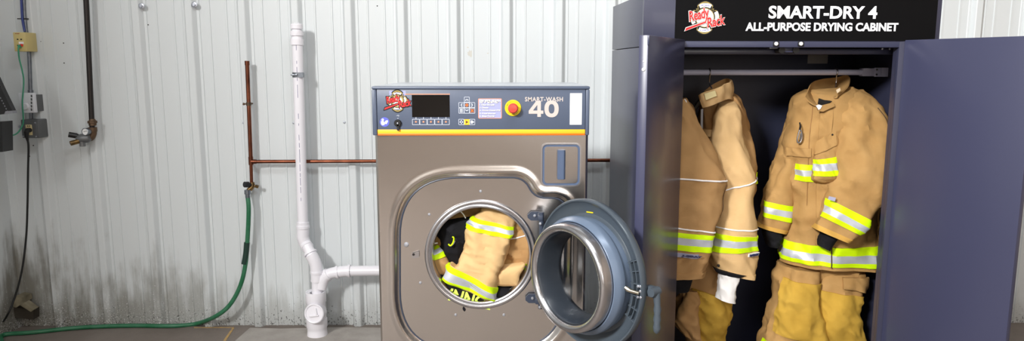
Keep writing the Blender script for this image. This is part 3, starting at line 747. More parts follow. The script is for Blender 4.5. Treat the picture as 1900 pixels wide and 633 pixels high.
# read-the-manual sticker
sc_ = at_y(713.5, 226.5, YPAN); SX = frame(sc_, V((1, 0, 0)), V((0, 0, 1)), V((0, -1, 0)))
b = nb(); lathe(b, [(.0178, 0), (.0178, .0006), (.0001, .0006)], SX, 36); sk = obj('round_sticker', b, M_blue, wm, smooth=False)
b = nb(); lathe(b, [(.0045, .0006), (.0045, .0011), (.0001, .0011)], SX @ Matrix.Translation((-.0065, .0085, 0)), 16)
prism(b, [(-.013, .003), (-.004, .004), (.001, -.003), (.003, .004), (.011, .007), (.013, .002), (.007, -.008), (.001, -.006), (-.001, -.011), (-.009, -.012), (-.013, -.007)], .0006, .0011, SX)
obj('reader_symbol', b, M_paper, sk, smooth=False)

def logo(parent, xf, s, dark=False):
    """fire-service style cross with two slanted red words; s = half height"""
    def crossr(k, bump=0):
        pts = []
        for q in range(160):
            a = 2*PI*q/160; t = abs(((a+PI/4) % (PI/2))-PI/4)      # 0 at an arm's centre, pi/4 on a diagonal
            g = 1.0-.16*max(0, (t-.05)/(PI/4-.05))**1.2
            if t > .60: g -= .20*min(1, (t-.60)/.10)
            if t > .70: g += .14*min(1, (t-.70)/.05)
            if abs(math.cos(a)) > .75: g *= .95
            pts.append((k*g*s*math.cos(a), k*g*s*math.sin(a)))
        return pts
    circ = lambda r: [(r*s*math.cos(2*PI*q/48), r*s*math.sin(2*PI*q/48)) for q in range(48)]
    e = .0006*max(1, s/.04)
    b = nb(); prism(b, crossr(1.08 if dark else 1.03), 0, e, xf); em = obj('emblem', b, M_lblack, parent, smooth=False)
    b = nb(); prism(b, crossr(.97), e, 2*e, xf); obj('gold_cross', b, M_lgold, em, smooth=False)
    b = nb(); prism(b, crossr(.86 if dark else .90), 2*e, 2.5*e, xf); obj('black_line', b, M_lblack, em, smooth=False)
    b = nb()
    for a0 in (0, 90, 180, 270):
        pts = [(rr*s*math.cos(math.radians(a0+d)), rr*s*math.sin(math.radians(a0+d))) for rr, ds in (((.80 if dark else .87), range(-28, 29, 7)), (.64, range(28, -29, -7))) for d in ds]
        prism(b, pts, 2.5*e, 3*e, xf)
    obj('white_arm', b, M_lwhite, em, smooth=False)
    b = nb(); prism(b, circ(.58), 2.5*e, 3*e, xf); obj('gold_ring', b, M_lgold, em, smooth=False)
    b = nb(); prism(b, circ(.44 if dark else .54), 3*e, 3.5*e, xf); obj('white_disc', b, M_lwhite, em, smooth=False)
    b = nb(); text(b, 'FIRST SERVED', -.26*s, .69*s, .26*s, .77*s, 3*e, 3.4*e, xf, bold=.02); text(b, 'ALL LAUNDRY DRY', -.3*s, -.79*s, .3*s, -.71*s, 3*e, 3.4*e, xf, bold=.02); obj('small_lettering', b, M_lblue, em, smooth=False)
    r = math.radians(13)
    W = (('Ready', -1.02*s, -.30*s, .28*s, .52*s), ('Rack', .10*s, -.52*s, 1.26*s, .10*s))
    und = lambda g: [(-1.22*s-g*1.4, -.80*s-g), (.08*s+g, -.30*s-g*.6), (.08*s+g*.6, -.20*s+g), (-1.16*s-g*.6, -.62*s+g)]
    for m, g, h0, h1, nm in ((M_lblack, (.085 if dark else .060)*s, 3.5*e, 4*e, 'word_shadow'), (M_lblack if dark else M_lwhite, .03*s, 4*e, 4.5*e, 'word_outline'), (M_lred, 0, 4.5*e, 5*e, 'word_lettering')):
        b = nb()
        for wd_, x0, y0, x1, y1 in W: text(b, wd_, x0, y0, x1, y1, h0, h1, xf, bold=.02+.5*g/s, shear=.22, rot=r if wd_ == 'Ready' else r*.85, grow=g, spacing=.96)
        prism(b, und(g), h0, h1, xf)
        obj(nm, b, m, em, smooth=False)
logo(wm, frame(at_y(737.6, 187.6, YPAN)+V((0, 0, 0)), V((1, 0, 0)), V((0, 0, 1)), V((0, -1, 0))), .040, True)
b = nb(); rect(b, 722.5, 168.4, 752.8, 179, 0, .0003, .002); obj('badge_patch', b, M_lilac, wm, smooth=False)

# pressed stainless front panel (height field with the door hole cut out)
HC = A(892, 475); HR = .205
def dense(pts, r_list, n=10):
    """polyline with filleted corners"""
    out = []; N_ = len(pts)
    for i in range(N_):
        p = V(pts[i]); a = (V(pts[i-1])-p); c = (V(pts[(i+1) % N_])-p); r = min(r_list[i], a.length*.49, c.length*.49)
        a0 = p+a.normalized()*r; c0 = p+c.normalized()*r
        for k in range(n+1):
            t = k/n; out.append(a0*(1-t)**2*1+p*2*t*(1-t)+c0*t*t)
    return out
ctr = [U(741, 640), U(741, 331), U(972, 331), U(992, 369), U(1052, 369), U(1052, 640)]
zb = A(892, 652).z
ctr[0] = (ctr[0][0], zb); ctr[-1] = (A(1046, 640).x, zb)
poly = dense(ctr, [.24, .24, .05, .05, .06, .24], 14)
poly = [V(p) for p in poly]
pa_ = np.array([[p.x, p.y] for p in poly])
nx, nz_ = 190, 250
gx = np.linspace(wl, wr, nx); gz = np.linspace(.10, zf+.004, nz_)
GX, GZ = np.meshgrid(gx, gz); P_ = np.stack([GX.ravel(), GZ.ravel()], 1)
def sdist(P, poly):
    best = np.full(len(P), 1e9); inside = np.zeros(len(P), bool); n = len(poly)
    for i in range(n):
        a = poly[i]; b_ = poly[(i+1) % n]; ab = b_-a; L2 = (ab**2).sum()
        if L2 < 1e-14: continue
        t = np.clip(((P-a) @ ab)/L2, 0, 1); d = np.hypot(*(P-(a+t[:, None]*ab)).T); best = np.minimum(best, d)
        cond = ((a[1] > P[:, 1]) != (b_[1] > P[:, 1]))
        with np.errstate(divide='ignore', invalid='ignore'):
            xi = a[0]+(P[:, 1]-a[1])*(b_[0]-a[0])/(b_[1]-a[1])
        inside ^= cond & (P[:, 0] < xi)
    return np.where(inside, best, -best)
S_ = sdist(P_, pa_)
def sstep(x, a, b_):
    t = np.clip((x-a)/(b_-a), 0, 1); return t*t*(3-2*t)
dep = .016*sstep(S_, -.024, .0005)          # recess (into the machine)
dep -= .0035*sstep(S_, -.050, -.026)*(1-sstep(S_, -.026, -.012))     # soft lip round the pressing
edge = np.minimum(P_[:, 0]-wl, wr-P_[:, 0]); dep += .004*(1-sstep(edge, 0, .007))
r_ = np.hypot(P_[:, 0]-HC.x, P_[:, 1]-HC.z)
b = nb()
vs = [b.verts.new((x, WF+d, z)) for (x, z), d in zip(P_, dep)]
for j in range(nz_-1):
    for i in range(nx-1):
        ii = [j*nx+i, j*nx+i+1, (j+1)*nx+i+1, (j+1)*nx+i]
        if min(r_[k] for k in ii) > HR+.003: b.faces.new([vs[k] for k in ii])
loose = [v for v in b.verts if not v.link_faces]; bmesh.ops.delete(b, geom=loose, context='VERTS')
obj('front_panel', b, M_stain, wm, ang=60)
YIN = WF+.016
b = nb(); sm = [V((p.x, WF+.0155, p.y)) for p in poly]; sm.append(sm[0].copy()); tube(b, [p for k, p in enumerate(sm) if k == 0 or (p-sm[k-1]).length > 1e-4], .0032, 8, cap=False); obj('panel_seam', b, M_slate_d, wm)
# dispenser hatch
dsp = nb(); a = U(1003.5, 346); c = U(1078.5, 265.5)
ringprism(dsp, rrect(a[0], a[1], c[0], c[1], .022, 8), rrect(a[0]+.005, a[1]+.005, c[0]-.005, c[1]-.005, .018, 8), -.002, .006, WX)
dh = obj('dispenser_hatch', dsp, M_stain_b, wm, ang=25)
b = nb(); ringprism(b, rrect(a[0]+.005, a[1]+.005, c[0]-.005, c[1]-.005, .018, 8), rrect(a[0]+.013, a[1]+.013, c[0]-.013, c[1]-.013, .012, 8), -.002, .003, WX); obj('gasket', b, M_gasket, dh, smooth=False)
b = nb(); prism(b, rrect(a[0]+.013, a[1]+.013, c[0]-.013, c[1]-.013, .012, 8), -.003, .0045, WX); obj('hatch_panel', b, M_stain, dh, smooth=False)
hx0, hz0 = U(1033.5, 331.5); hx1, hz1 = U(1048.5, 277.5)
b = nb(); prof_ = [(0, .004), (0, .020), (.006, .027), (hx1-hx0-.006, .027), (hx1-hx0, .020), (hx1-hx0, .004)]
HX = frame(V((hx0, WF, hz0)), V((1, 0, 0)), V((0, -1, 0)), V((0, 0, 1)))
prism(b, prof_, 0, hz1-hz0, HX); bmesh.ops.bevel(b, geom=b.edges[:], offset=.0015, segments=2, affect='EDGES'); obj('handle', b, M_gasket, dh)
# porthole ring, drum
HX2 = frame(V((HC.x, YIN, HC.z)), V((1, 0, 0)), V((0, 0, 1)), V((0, -1, 0)))
b = nb(); lathe(b, [(HR+.012, -.002), (HR+.011, .004), (HR+.005, .008), (HR-.002, .007), (HR-.006, .003), (HR-.008, .004), (HR-.013, .009), (HR-.018, .007), (HR-.020, -.004), (HR-.020, -.05)], HX2, 96); obj('porthole_ring', b, M_stain_b, wm, ang=50)
b = nb(); lathe(b, [(HR-.0205, -.03), (.30, -.05), (.30, -.50), (.0001, -.50)], HX2, 64); drum = obj('drum', b, M_drum, wm)
b = nb()
for k in range(12):
    for rr in (.06, .12, .18): screw_head(b, HX2 @ V((rr*math.cos(k*PI/6), rr*math.sin(k*PI/6), -.495)), V((0, -1, 0)), .006)
obj('drum_perforation', b, M_iron, drum)
for x, y, r in ((891.6, 355, .0055), (796.5, 398, .0055), (754, 454, .0095), (780, 525, .0055), (845.5, 584.5, .0055), (935, 584.5, .0055)):
    b = nb(); screw_head(b, at_y(x, y, YIN), V((0, -1, 0)), r); obj('panel_screw', b, M_screwm, wm)
b = nb(); prism(b, [U(762.5, 475), U(764, 471.5), U(770, 470), U(775.5, 468), U(777.2, 468.3), U(777.2, 479), U(766, 480.5), U(763.2, 478)], -.010, -.006, WX); lk = obj('latch_keeper', b, M_stain_b, wm, smooth=False)
b = nb(); lathe(b, [(.005, -.006), (.005, -.004), (.0001, -.004)], WX @ Matrix.Translation((U(767, 473)[0], U(767, 473)[1], 0)), 16); obj('latch_hole', b, M_iron, lk, smooth=False)
# hinge plates
HY = WF-.045
HINGE = at_y(1004, 475, HY)
for y0, y1, x0 in ((393, 409, 979), (546, 562, 975)):
    ym = (y0+y1)/2
    b = nb(); prism(b, [U(x0, ym-2), U(x0+6, y0), U(x0+22, y0), U(x0+25, ym), U(x0+22, y1), U(x0+6, y1), U(x0, ym+3)], -.010, .004, WX); hg = obj('hinge', b, M_slate_d, wm, smooth=False)
    b = nb(); box(b, (U(x0+20, 0)[0], HY-.012, A(0, y1).z+.006), (HINGE.x+.006, WF+.01, A(0, y0).z-.006), .003)
    cyl(b, V((HINGE.x, HY, A(0, y1+6).z)), V((HINGE.x, HY, A(0, y0-2).z)), .010); obj('knuckle', b, M_slate_d, hg)
    b = nb(); screw_head(b, A(x0+13, ym-1)+V((0, -.004, 0)), V((0, -1, 0)), .006); screw_head(b, V((HINGE.x-.004, HY-.012, A(0, y1+2).z)), V((-.4, -1, 0)), .0055); obj('screw', b, M_screwm, hg)

# open door
TH = math.radians(127)
du = V((-math.cos(TH), -math.sin(TH), 0)); dn = V((-math.sin(TH), math.cos(TH), 0)); dv = V((0, 0, 1))
DC = V((HINGE.x, HY, HC.z))+du*.243
DX = frame(DC, du, dv, dn)
if DX.to_3x3().determinant() < 0: pass
b = nb(); lathe(b, [(.19, -.040), (.252, -.036), (.263, -.024), (.265, -.004), (.261, .002), (.256, .001), (.251, -.008), (.232, -.018), (.212, -.022), (.205, -.018), (.19, -.018)], DX, 96, closed=True); door = obj('door', b, M_doorgrey, wm, ang=40)
b = nb(); lathe(b, [(.199, -.020), (.199, .012), (.207, .018), (.208, .034), (.205, .042), (.196, .056), (.192, .056), (.190, .048), (.190, -.020)], DX, 96, closed=True); obj('collar', b, M_collar, door, ang=40)
b = nb(); lathe(b, [(.1895, .030), (.1895, .080), (.188, .094), (.182, .100), (.174, .101), (.166, .098), (.161, .092), (.159, .080), (.159, .030)], DX, 96, closed=True); obj('window_rim', b, M_stain_b, door, ang=50)
b = nb(); lathe(b, [(.159, .086), (.154, .080), (.148, -.02), (.17, -.03), (.19, .0), (.19, .03), (.159, .03)], DX, 96, closed=True); obj('window_sleeve', b, mat('dark door sleeve', (44, 50, 58), .3), door, ang=40)
b = nb(); lathe(b, [(.1495, -.006), (.10, -.009), (.0001, -.011), (.0001, -.017), (.10, -.015), (.1495, -.012)], DX, 64, closed=True); obj('window_glass', b, M_glass, door, ang=60)
for rr in (.222, .238):
    b = nb(); lathe(b, [(rr, -.022), (rr, -.001), (rr+.003, -.001), (rr+.003, -.022)], DX, 24, closed=True, a0=math.radians(-27), a1=math.radians(24)); obj('rib', b, M_doorgrey, door)
for a in (-26, -16, -5, 5, 15, 23):
    b = nb(); box(b, (.211, -.0015, -.022), (.254, .0015, -.001), 0, DX @ Matrix.Rotation(math.radians(a), 4, 'Z')); obj('rib', b, M_doorgrey, door, smooth=False)
b = nb(); LX = DX @ Matrix.Rotation(math.radians(0), 4, 'Z')
tube(b, [LX @ V((.255, -.004, .004)), LX @ V((.225, -.002, .012)), LX @ V((.214, 0, .014)), LX @ V((.205, .006, .018))], .008, 12, radii=[.006, .007, .009, .007]); lt = obj('latch_bolt', b, mat('worn chrome', (204, 196, 178), .25, 1), door)
b = nb()
for x, y in ((.246, .016), (.255, .018), (.246, -.020), (.258, -.018), (.256, .002)): screw_head(b, LX @ V((x, y, .000)), dn, .005)
obj('latch_screw', b, M_screwm, door)
b = nb(); box(b, (.245, -.022, -.058), (.292, .014, -.030), .006, DX); cyl(b, DX @ V((.282, .0, -.055)), DX @ V((.282, 0, -.020)), .015)
gp_ = [(.292, -.004), (.294, -.03), (.296, -.045), (.297, -.06), (.297, -.075), (.297, -.09), (.297, -.105), (.297, -.12), (.296, -.134), (.296, -.140)]
tube(b, [DX @ V((x-.006, y, -.045)) for x, y in gp_], .01, 16, radii=[.012, .012, .0105, .0135, .0105, .0135, .0105, .0135, .010, .004]); obj('door_handle', b, M_doorgrey, door)
b = nb(); cyl(b, V((HINGE.x, HY, HC.z-.14)), V((HINGE.x, HY, HC.z+.145)), .008)
for s in (-.10, .105): box(b, (-.272, s-.02, -.03), (-.215, s+.02, -.010), .004, DX)
obj('hinge_arm', b, M_slate_d, door)
b = nb(); prism(b, [(-.02, .2135), (.012, .2155), (.012, .219), (-.02, .217)], -.0215, -.0185, DX @ Matrix.Rotation(.0, 4, 'Z')); obj('small_label', b, M_yellow, door, smooth=False)

# ---------------------------------------------------- gear in the drum
def garment(name, label, cat, rows, m, group=None, base=None, **k):
    k.setdefault('e', .55); lf = Loft(rows, **k); t = thing(name, label, cat, base if base else (lf.pt(lf.n-1, 0)+lf.pt(lf.n-1, PI))/2, group)
    return lf, t
YG = 2.70
# brown garment behind, filling the top and left of the drum
lf, g = garment('turnout_garment', 'brown turnout garment with white piping at the back of the drum, along its top left', 'turnout garment',
    [(800, 372, 960, 366, 2.86, .05), (786, 392, 985, 388, 2.84, .09), (778, 430, 990, 430, 2.83, .10), (776, 480, 985, 480, 2.83, .10), (790, 520, 970, 520, 2.84, .08), (810, 550, 940, 548, 2.86, .04)], M_tan2, wr=.02, freq=7, seed=4)
obj('body', lf.mesh(), M_brown, g)
b = nb(); tube(b, smoothpath([at_y(842, 388, 2.722), at_y(852, 391, 2.712), at_y(859, 397, 2.708), at_y(864, 405, 2.71)], 6), .0022, 8); obj('piping', b, M_piping, g)
b = nb(); tube(b, smoothpath([at_y(792, 451, 2.71), at_y(802, 452, 2.706), at_y(812, 451, 2.71)], 6), .0024, 8); obj('piping', b, M_piping, g)
# right brown garment with piping
lf, g = garment('turnout_garment', 'brown turnout garment with a curved white piping line against the right of the drum', 'turnout garment',
    [(952, 418, 972, 412, 2.79, .03), (942, 432, 990, 424, 2.775, .05), (938, 455, 1000, 448, 2.77, .055), (928, 482, 1000, 474, 2.77, .05), (925, 505, 992, 500, 2.775, .045), (922, 530, 985, 520, 2.78, .04)], M_tan2, wr=.008, freq=12, seed=9)
obj('body', lf.mesh(), M_tan2, g)
obj('piping', lf.line((1.5, .95), 172, 8, .0026, .0015), M_piping, g)
obj('reflective_stripe', lf.band((3.45, 3.0), (3.85, 3.42), 30, 150, .004, TRIM), TR, g)
# black liner on the left
lf, g = garment('hood_liner', 'black knit liner crumpled between the pale tan leg and the left of the drum', 'hood',
    [(846, 403, 886, 400, 2.755, .015), (826, 412, 892, 408, 2.74, .035), (816, 430, 880, 428, 2.735, .04), (816, 450, 866, 446, 2.735, .04), (823, 470, 862, 470, 2.74, .035), (836, 492, 858, 498, 2.745, .025), (846, 505, 858, 508, 2.75, .01)], M_blackcloth, wr=.011, freq=14, seed=2)
obj('body', lf.mesh(), M_blackcloth, g)
b = nb(); hk = [(832, 453), (835, 456), (838.5, 454), (841.5, 448), (842, 441), (839, 440)]
tube(b, smoothpath([at_y(x, y, 2.678) for x, y in hk], 6), .0028, 8); obj('lime_mark', b, M_lime, g)
b = nb(); p = [at_y(x, y, 2.684) for x, y in ((842.5, 440), (847, 441), (843, 452), (838, 457), (836, 456.5), (840.5, 450))]; prism(b, [(q.x, q.z) for q in p], 0, .002, frame(V((0, 2.684, 0)), V((1, 0, 0)), V((0, 0, 1)), V((0, -1, 0)))); obj('grey_patch', b, M_silver, g, smooth=False)
# left striped cuff
lf, g = garment('turnout_sleeve', 'tan turnout sleeve end with a lime stripe at the far left of the drum', 'turnout garment',
    [(784, 462, 812, 450, 2.765, .02), (786, 476, 822, 462, 2.745, .03), (792, 492, 834, 484, 2.74, .035), (800, 510, 842, 500, 2.745, .03), (815, 524, 842, 512, 2.76, .012)], M_tan, wr=.005, freq=14, seed=6)
obj('body', lf.mesh(), M_tan2, g); obj('reflective_stripe', lf.band((.25, .1), (1.45, 1.5), 178, 6, .003, TRIM), TR, g)
# black piece with lime letters along the bottom
lf, g = garment('turnout_garment', 'black garment with lime lettering lying along the bottom of the drum', 'turnout garment',
    [(786, 496, 838, 512, 2.735, .02), (800, 516, 880, 520, 2.725, .03), (815, 545, 955, 535, 2.715, .035), (830, 575, 950, 565, 2.71, .035), (850, 590, 930, 585, 2.72, .02)], M_blackcloth, wr=.005, freq=10, seed=12)
obj('body', lf.mesh(), M_blackcloth, g)
b = nb(); LXX = frame(at_y(872, 556, 2.672), (at_y(914, 566, 2.672)-at_y(834, 547, 2.672)).normalized(), V((.2, .25, 1)).normalized(), V((0, -1, .2)).normalized())
text(b, 'INNCE', -.084, -.022, .088, .026, 0, .002, LXX, bold=.03, shear=.1); obj('lettering', b, mat('lime lettering', (214, 240, 90), .5), g, smooth=False)
# central pale leg with two stripes
lf, g = garment('turnout_trousers', 'pale tan turnout trouser leg lying across the middle of the drum with two lime stripes', 'turnout garment',
    [(905, 374, 968, 392, 2.752, .02), (897, 390, 962, 405, 2.735, .035), (889, 402, 955, 419, 2.725, .04), (871, 422, 947, 438, 2.715, .043), (864, 446, 938, 458, 2.708, .045), (855, 476, 925, 490, 2.70, .045), (846, 492, 919, 508, 2.695, .043), (835, 488, 916, 529, 2.69, .038), (824, 514, 920, 553, 2.69, .034), (829, 524, 918, 559, 2.695, .016)], M_tan, wr=.010, freq=11, seed=3)
obj('leg', lf.mesh(), M_tan, g)
obj('reflective_stripe', lf.band(2.0, 3.0, 2, 178, .003, TRIM), TR, g); obj('reflective_stripe', lf.band(6.95, 8.35, 0, 180, .004, TRIM), TR, g)
# folded cuff lower right
lf, g = garment('turnout_sleeve', 'pale tan folded turnout cuff on the lower right of the drum pile', 'turnout garment',
    [(926, 490, 964, 486, 2.725, .02), (922, 500, 972, 489, 2.705, .032), (920, 512, 966, 508, 2.70, .034), (917, 524, 962, 527, 2.70, .026), (917, 528, 961, 530, 2.705, .014)], M_tan, wr=.004, freq=13, seed=8)
obj('cuff', lf.mesh(), M_tan, g); obj('stitching', lf.line(3.0, 176, 10, .0011, .0008), mat('cuff seam', (150, 110, 66)), g)
lf, g = garment('turnout_garment', 'black and silver striped garment tucked under the folded pale cuff in the drum', 'turnout garment',
    [(918, 524, 958, 528, 2.745, .02), (918, 536, 962, 538, 2.73, .03), (922, 556, 950, 552, 2.735, .02)], M_blackcloth, wr=.005, freq=12, seed=15)
obj('body', lf.mesh(), M_blackcloth, g); obj('reflective_stripe', lf.band((.5, .3), (1.7, 1.1), 84, 14, .003, TRIM), TR, g)

# ================================================================== DRYING CABINET
CYF = 2.80
ca = math.radians(2.5)
cxd = V((math.cos(ca), math.sin(ca), 0)); cyd = V((-math.sin(ca), math.cos(ca), 0)); UP = V((0, 0, 1))
c00 = at_y(1192, 40, CYF); c00 = V((c00.x, c00.y, 0))
CX = frame(c00, cxd, cyd, UP)                    # local: along the front, into the cabinet, up
CXI = CX.inverted()
def cl(px, py, d=0):
    """cabinet-local point on the plane d behind the front"""
    return CXI @ at_plane(px, py, c00+cyd*d, cyd)
cw_ = cl(1738, 60).x
cdp = .60
ctop = cl(1138, 12.5, cdp).z
seam = cl(1137, 93, cdp).z
cb_ = thing('drying_cabinet', 'dark navy steel drying cabinet with both doors open and turnout gear hanging inside', 'cabinet', CX @ V((cw_/2, cdp/2, 0)))
ox0, ox1 = cl(1262, 200).x, cl(1663.5, 85).x
oz1 = cl(1460, 88).z; rz1 = cl(1460, 76.2).z
T = .02
b = nb(); box(b, (0, 0.001, .0), (T, cdp, seam-.0015), .001, CX); obj('side_panel', b, M_navy, cb_)
b = nb(); box(b, (0, 0.001, seam+.0015), (T, cdp, ctop), .001, CX); obj('side_panel', b, M_navy, cb_)
b = nb(); box(b, (cw_-T, 0.001, .0), (cw_, cdp, ctop), .001, CX); obj('side_panel', b, M_navy, cb_)
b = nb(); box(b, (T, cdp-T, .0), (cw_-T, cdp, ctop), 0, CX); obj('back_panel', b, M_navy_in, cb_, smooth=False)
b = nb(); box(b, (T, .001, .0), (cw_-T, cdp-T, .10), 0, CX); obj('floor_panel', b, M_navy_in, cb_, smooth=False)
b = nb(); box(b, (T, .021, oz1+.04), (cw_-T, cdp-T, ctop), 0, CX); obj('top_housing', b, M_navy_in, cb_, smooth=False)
b = nb(); box(b, (0, -.019, rz1), (cw_, .001, ctop), .001, CX); obj('fascia', b, M_navy, cb_)
for x0, x1 in ((0, ox0), (ox1, cw_)):
    b = nb(); box(b, (x0, -.019, .0), (x1, .001, rz1-.001), .001, CX); obj('front_stile', b, M_navy, cb_)
    b = nb(); box(b, ((ox0-.012) if x0 == 0 else ox1, .001, .1), (ox0 if x0 == 0 else ox1+.012, .02, oz1), 0, CX); obj('stile_return', b, M_navy, cb_, smooth=False)
b = nb(); box(b, (ox0, -.019, oz1), (ox1, .001, rz1-.001), .001, CX); obj('front_rail', b, M_rail, cb_)
za, zb_ = cl(1460, 91, .06).z, cl(1460, 101, .06).z
b = nb(); box(b, (T, .055, zb_), (cw_-T, .075, za), .002, CX); obj('inner_rail', b, M_navy, cb_)
# sign
sx0, sx1 = cl(1252, 60, -.02).x, cl(1735, 60, -.02).x
b = nb(); box(b, (sx0, -.022, rz1+.001), (sx1, -.019, ctop-.004), 0, CX); sg = obj('sign_panel', b, M_sign, cb_, smooth=False)
CF_ = frame(CX @ V((0, -.022, 0)), cxd, UP, -cyd)     # front face drawing plane (x, z, outwards)
def ctext(name, s, x0, y0, x1, y1, bold, spacing=1.0):
    a = cl(x0, y1, -.022); c = cl(x1, y0, -.022); b = nb(); text(b, s, a.x, a.z, c.x, c.z, 0, .0012, CF_, bold=bold, spacing=spacing); return obj(name, b, M_signwhite, sg, smooth=False)
ctext('lettering', 'SMART-DRY 4', 1425.5, 11.5, 1628.5, 34.5, .028)
ctext('lettering', 'ALL-PURPOSE DRYING CABINET', 1383, 42.5, 1667, 57.5, .032)
lp = cl(1307.5, 33, -.022)
logo(sg if False else cb_, CF_ @ Matrix.Translation((lp.x, lp.z, 0)), abs(cl(1307, 2, -.022).z-lp.z))
# catches
for x in (1440, 1486):
    p = cl(x-6, 86, -.019); q = cl(x+5, 77.2, -.019)
    b = nb(); box(b, (p.x, -.024, p.z), (q.x, -.018, q.z), .001, CX); k = obj('catch', b, M_blackplastic, cb_)
    c = cl(x, 81.2, -.024); b = nb(); lathe(b, [(.0075, 0), (.007, .004), (.0001, .006)], frame(CX @ V((c.x, -.024, c.z)), cxd, UP, -cyd), 16); obj('catch_pin', b, M_paper, k)
p = cl(1452, 97.5, .02); q = cl(1470, 88, .02)
b = nb(); box(b, (p.x, .01, p.z), (q.x, .05, oz1+.002), .002, CX); obj('latch_block', b, M_rail, cb_)
for x in (1448, 1474):
    c = cl(x, 93, .02); b = nb(); cyl(b, CX @ V((c.x, .004, c.z)), CX @ V((c.x, .045, c.z)), .013, 20); obj('door_magnet', b, M_blackplastic, cb_)
p = cl(1426, 90.5, .02); q = cl(1442, 88, .02); b = nb(); box(b, (p.x, .01, p.z), (q.x, .04, oz1+.001), .001, CX); obj('catch_plate', b, M_galv, cb_)
p = cl(1498, 118, cdp-T); q = cl(1536, 102, cdp-T); b = nb(); box(b, (p.x, cdp-T-.002, p.z), (q.x, cdp-T, q.z), 0, CX); obj('rating_label', b, mat('grey label', (150, 146, 140), .5), cb_, smooth=False)
for x in (1636, 1650):
    c = cl(x, 90.5, .06); b = nb(); screw_head(b, CX @ V((c.x, .055, c.z)), -cyd, .005); obj('screw', b, M_screwm, cb_)
# hanging rod
RD = .30
rz = cl(1450, 134.3, RD).z
b = nb(); cyl(b, CX @ V((T, RD, rz)), CX @ V((cl(1612, 134, RD).x, RD, rz)), .0125, 24); obj('hanging_rod', b, M_rod, cb_)
p = cl(1597, 141.5, RD); q = cl(1620, 126.5, RD); r2 = cl(1632, 126, RD)
b = nb(); box(b, (p.x, RD-.018, p.z), (q.x, RD+.018, q.z), .003, CX); box(b, (q.x-.004, RD-.022, p.z-.002), (min(r2.x, cw_-T-.002), RD-.016, q.z+.002), .001, CX); box(b, (min(r2.x, cw_-T-.002)-.004, RD-.022, p.z-.002), (cw_-T, RD+.02, q.z+.002), .001, CX); rb = obj('rod_bracket', b, M_rod, cb_)
for x, y in ((1627, 129.5), (1626.5, 138.5)):
    c = cl(x, y, RD-.022); b = nb(); screw_head(b, CX @ V((c.x, RD-.022, c.z)), -cyd, .0045); obj('bracket_screw', b, M_galv, rb)
# doors
def door_geo(hx, px, py, L, t, sgn):
    h = CX @ V((hx, -.02, 0))
    d = ray(px, py); dh = V((d.x, d.y)); lo, hi = 1.2, 2.9
    best = None
    for k in range(400):           # nearest point along the sight line that is L from the hinge
        Y = 2.68-k*.003; p = V((dh.x/dh.y*Y, Y)); e = (p-V((h.x, h.y))).length
        if e >= L: best = p; break
    f = V((best.x, best.y, 0)); ax_ = (f-h).normalized(); nn = V((-ax_.y, ax_.x, 0))*sgn
    return h, ax_, nn
for (hx, px, py, sgn, nm, lb) in ((cl(1268, 80).x, 1197, 300, -1, 'left', ''), (cl(1673, 80).x, 1896, 350, 1, 'right', '')):
    L = .475
    h, ax_, nn = door_geo(hx, px, py, L, .03, sgn)
    # nn must point away from the camera side of the door
    if nn.dot(C0-h) > 0: nn = -nn
    DXF = frame(V((h.x, h.y, 0)), ax_, nn, UP)
    b = nb(); box(b, (0, 0, .11), (L, .032 if nm == 'left' else .024, rz1+.004), .002, DXF); dr = obj('cabinet_door', b, M_navy_g, cb_)
    if nm == 'left':
        for zz, r in ((cl(1187, 115).z, .003), (cl(1187, 128).z, .006)):
            b = nb(); screw_head(b, DXF @ V((L, .014, zz)), ax_, r); obj('door_screw', b, M_paper, dr)
        b = nb(); box(b, (L-.004, -.003, rz1-.028), (L+.002, .003, rz1+.003), .001, DXF); obj('corner_fold', b, M_rail, dr)
    for z in (.4, 1.3):
        b = nb(); cyl(b, DXF @ V((-.004, .012, z)), DXF @ V((-.004, .012, z+.08)), .006); obj('door_hinge', b, M_navy, dr)

# ================================================================== HANGING GEAR
rodc = lambda px: CX @ V((cl(px, 134, RD).x, RD, rz))
def hanger(px, label, tip, hook_r=.017):
    c = rodc(px); h = thing('clothes_hanger', label, 'hanger', c+V((0, 0, -.06)), 'hangers on the cabinet rod')
    pts = [c+V((0, hook_r*math.sin(a), hook_r*math.cos(a))) for a in [math.radians(x) for x in (120, 90, 60, 30, 0, -30, -60, -90, -120, -150)]]
    lo = c+V((.002, -.004, -.05))
    b = nb(); tube(b, smoothpath(pts+[lo, tip], 4), .0028, 8); obj('hook', b, M_stain_b, h)
    b = nb(); a = tip+V((0, .03, -.03)); w = V((.06, -.02, -.06)); w2 = V((-.06, .02, -.06))
    tube(b, smoothpath([a+w2, a+w2*.5+V((0, 0, .012)), a, a+w*.5+V((0, 0, .012)), a+w], 6), .010, 10); obj('shoulder_bar', b, M_blackplastic, h)
    return h
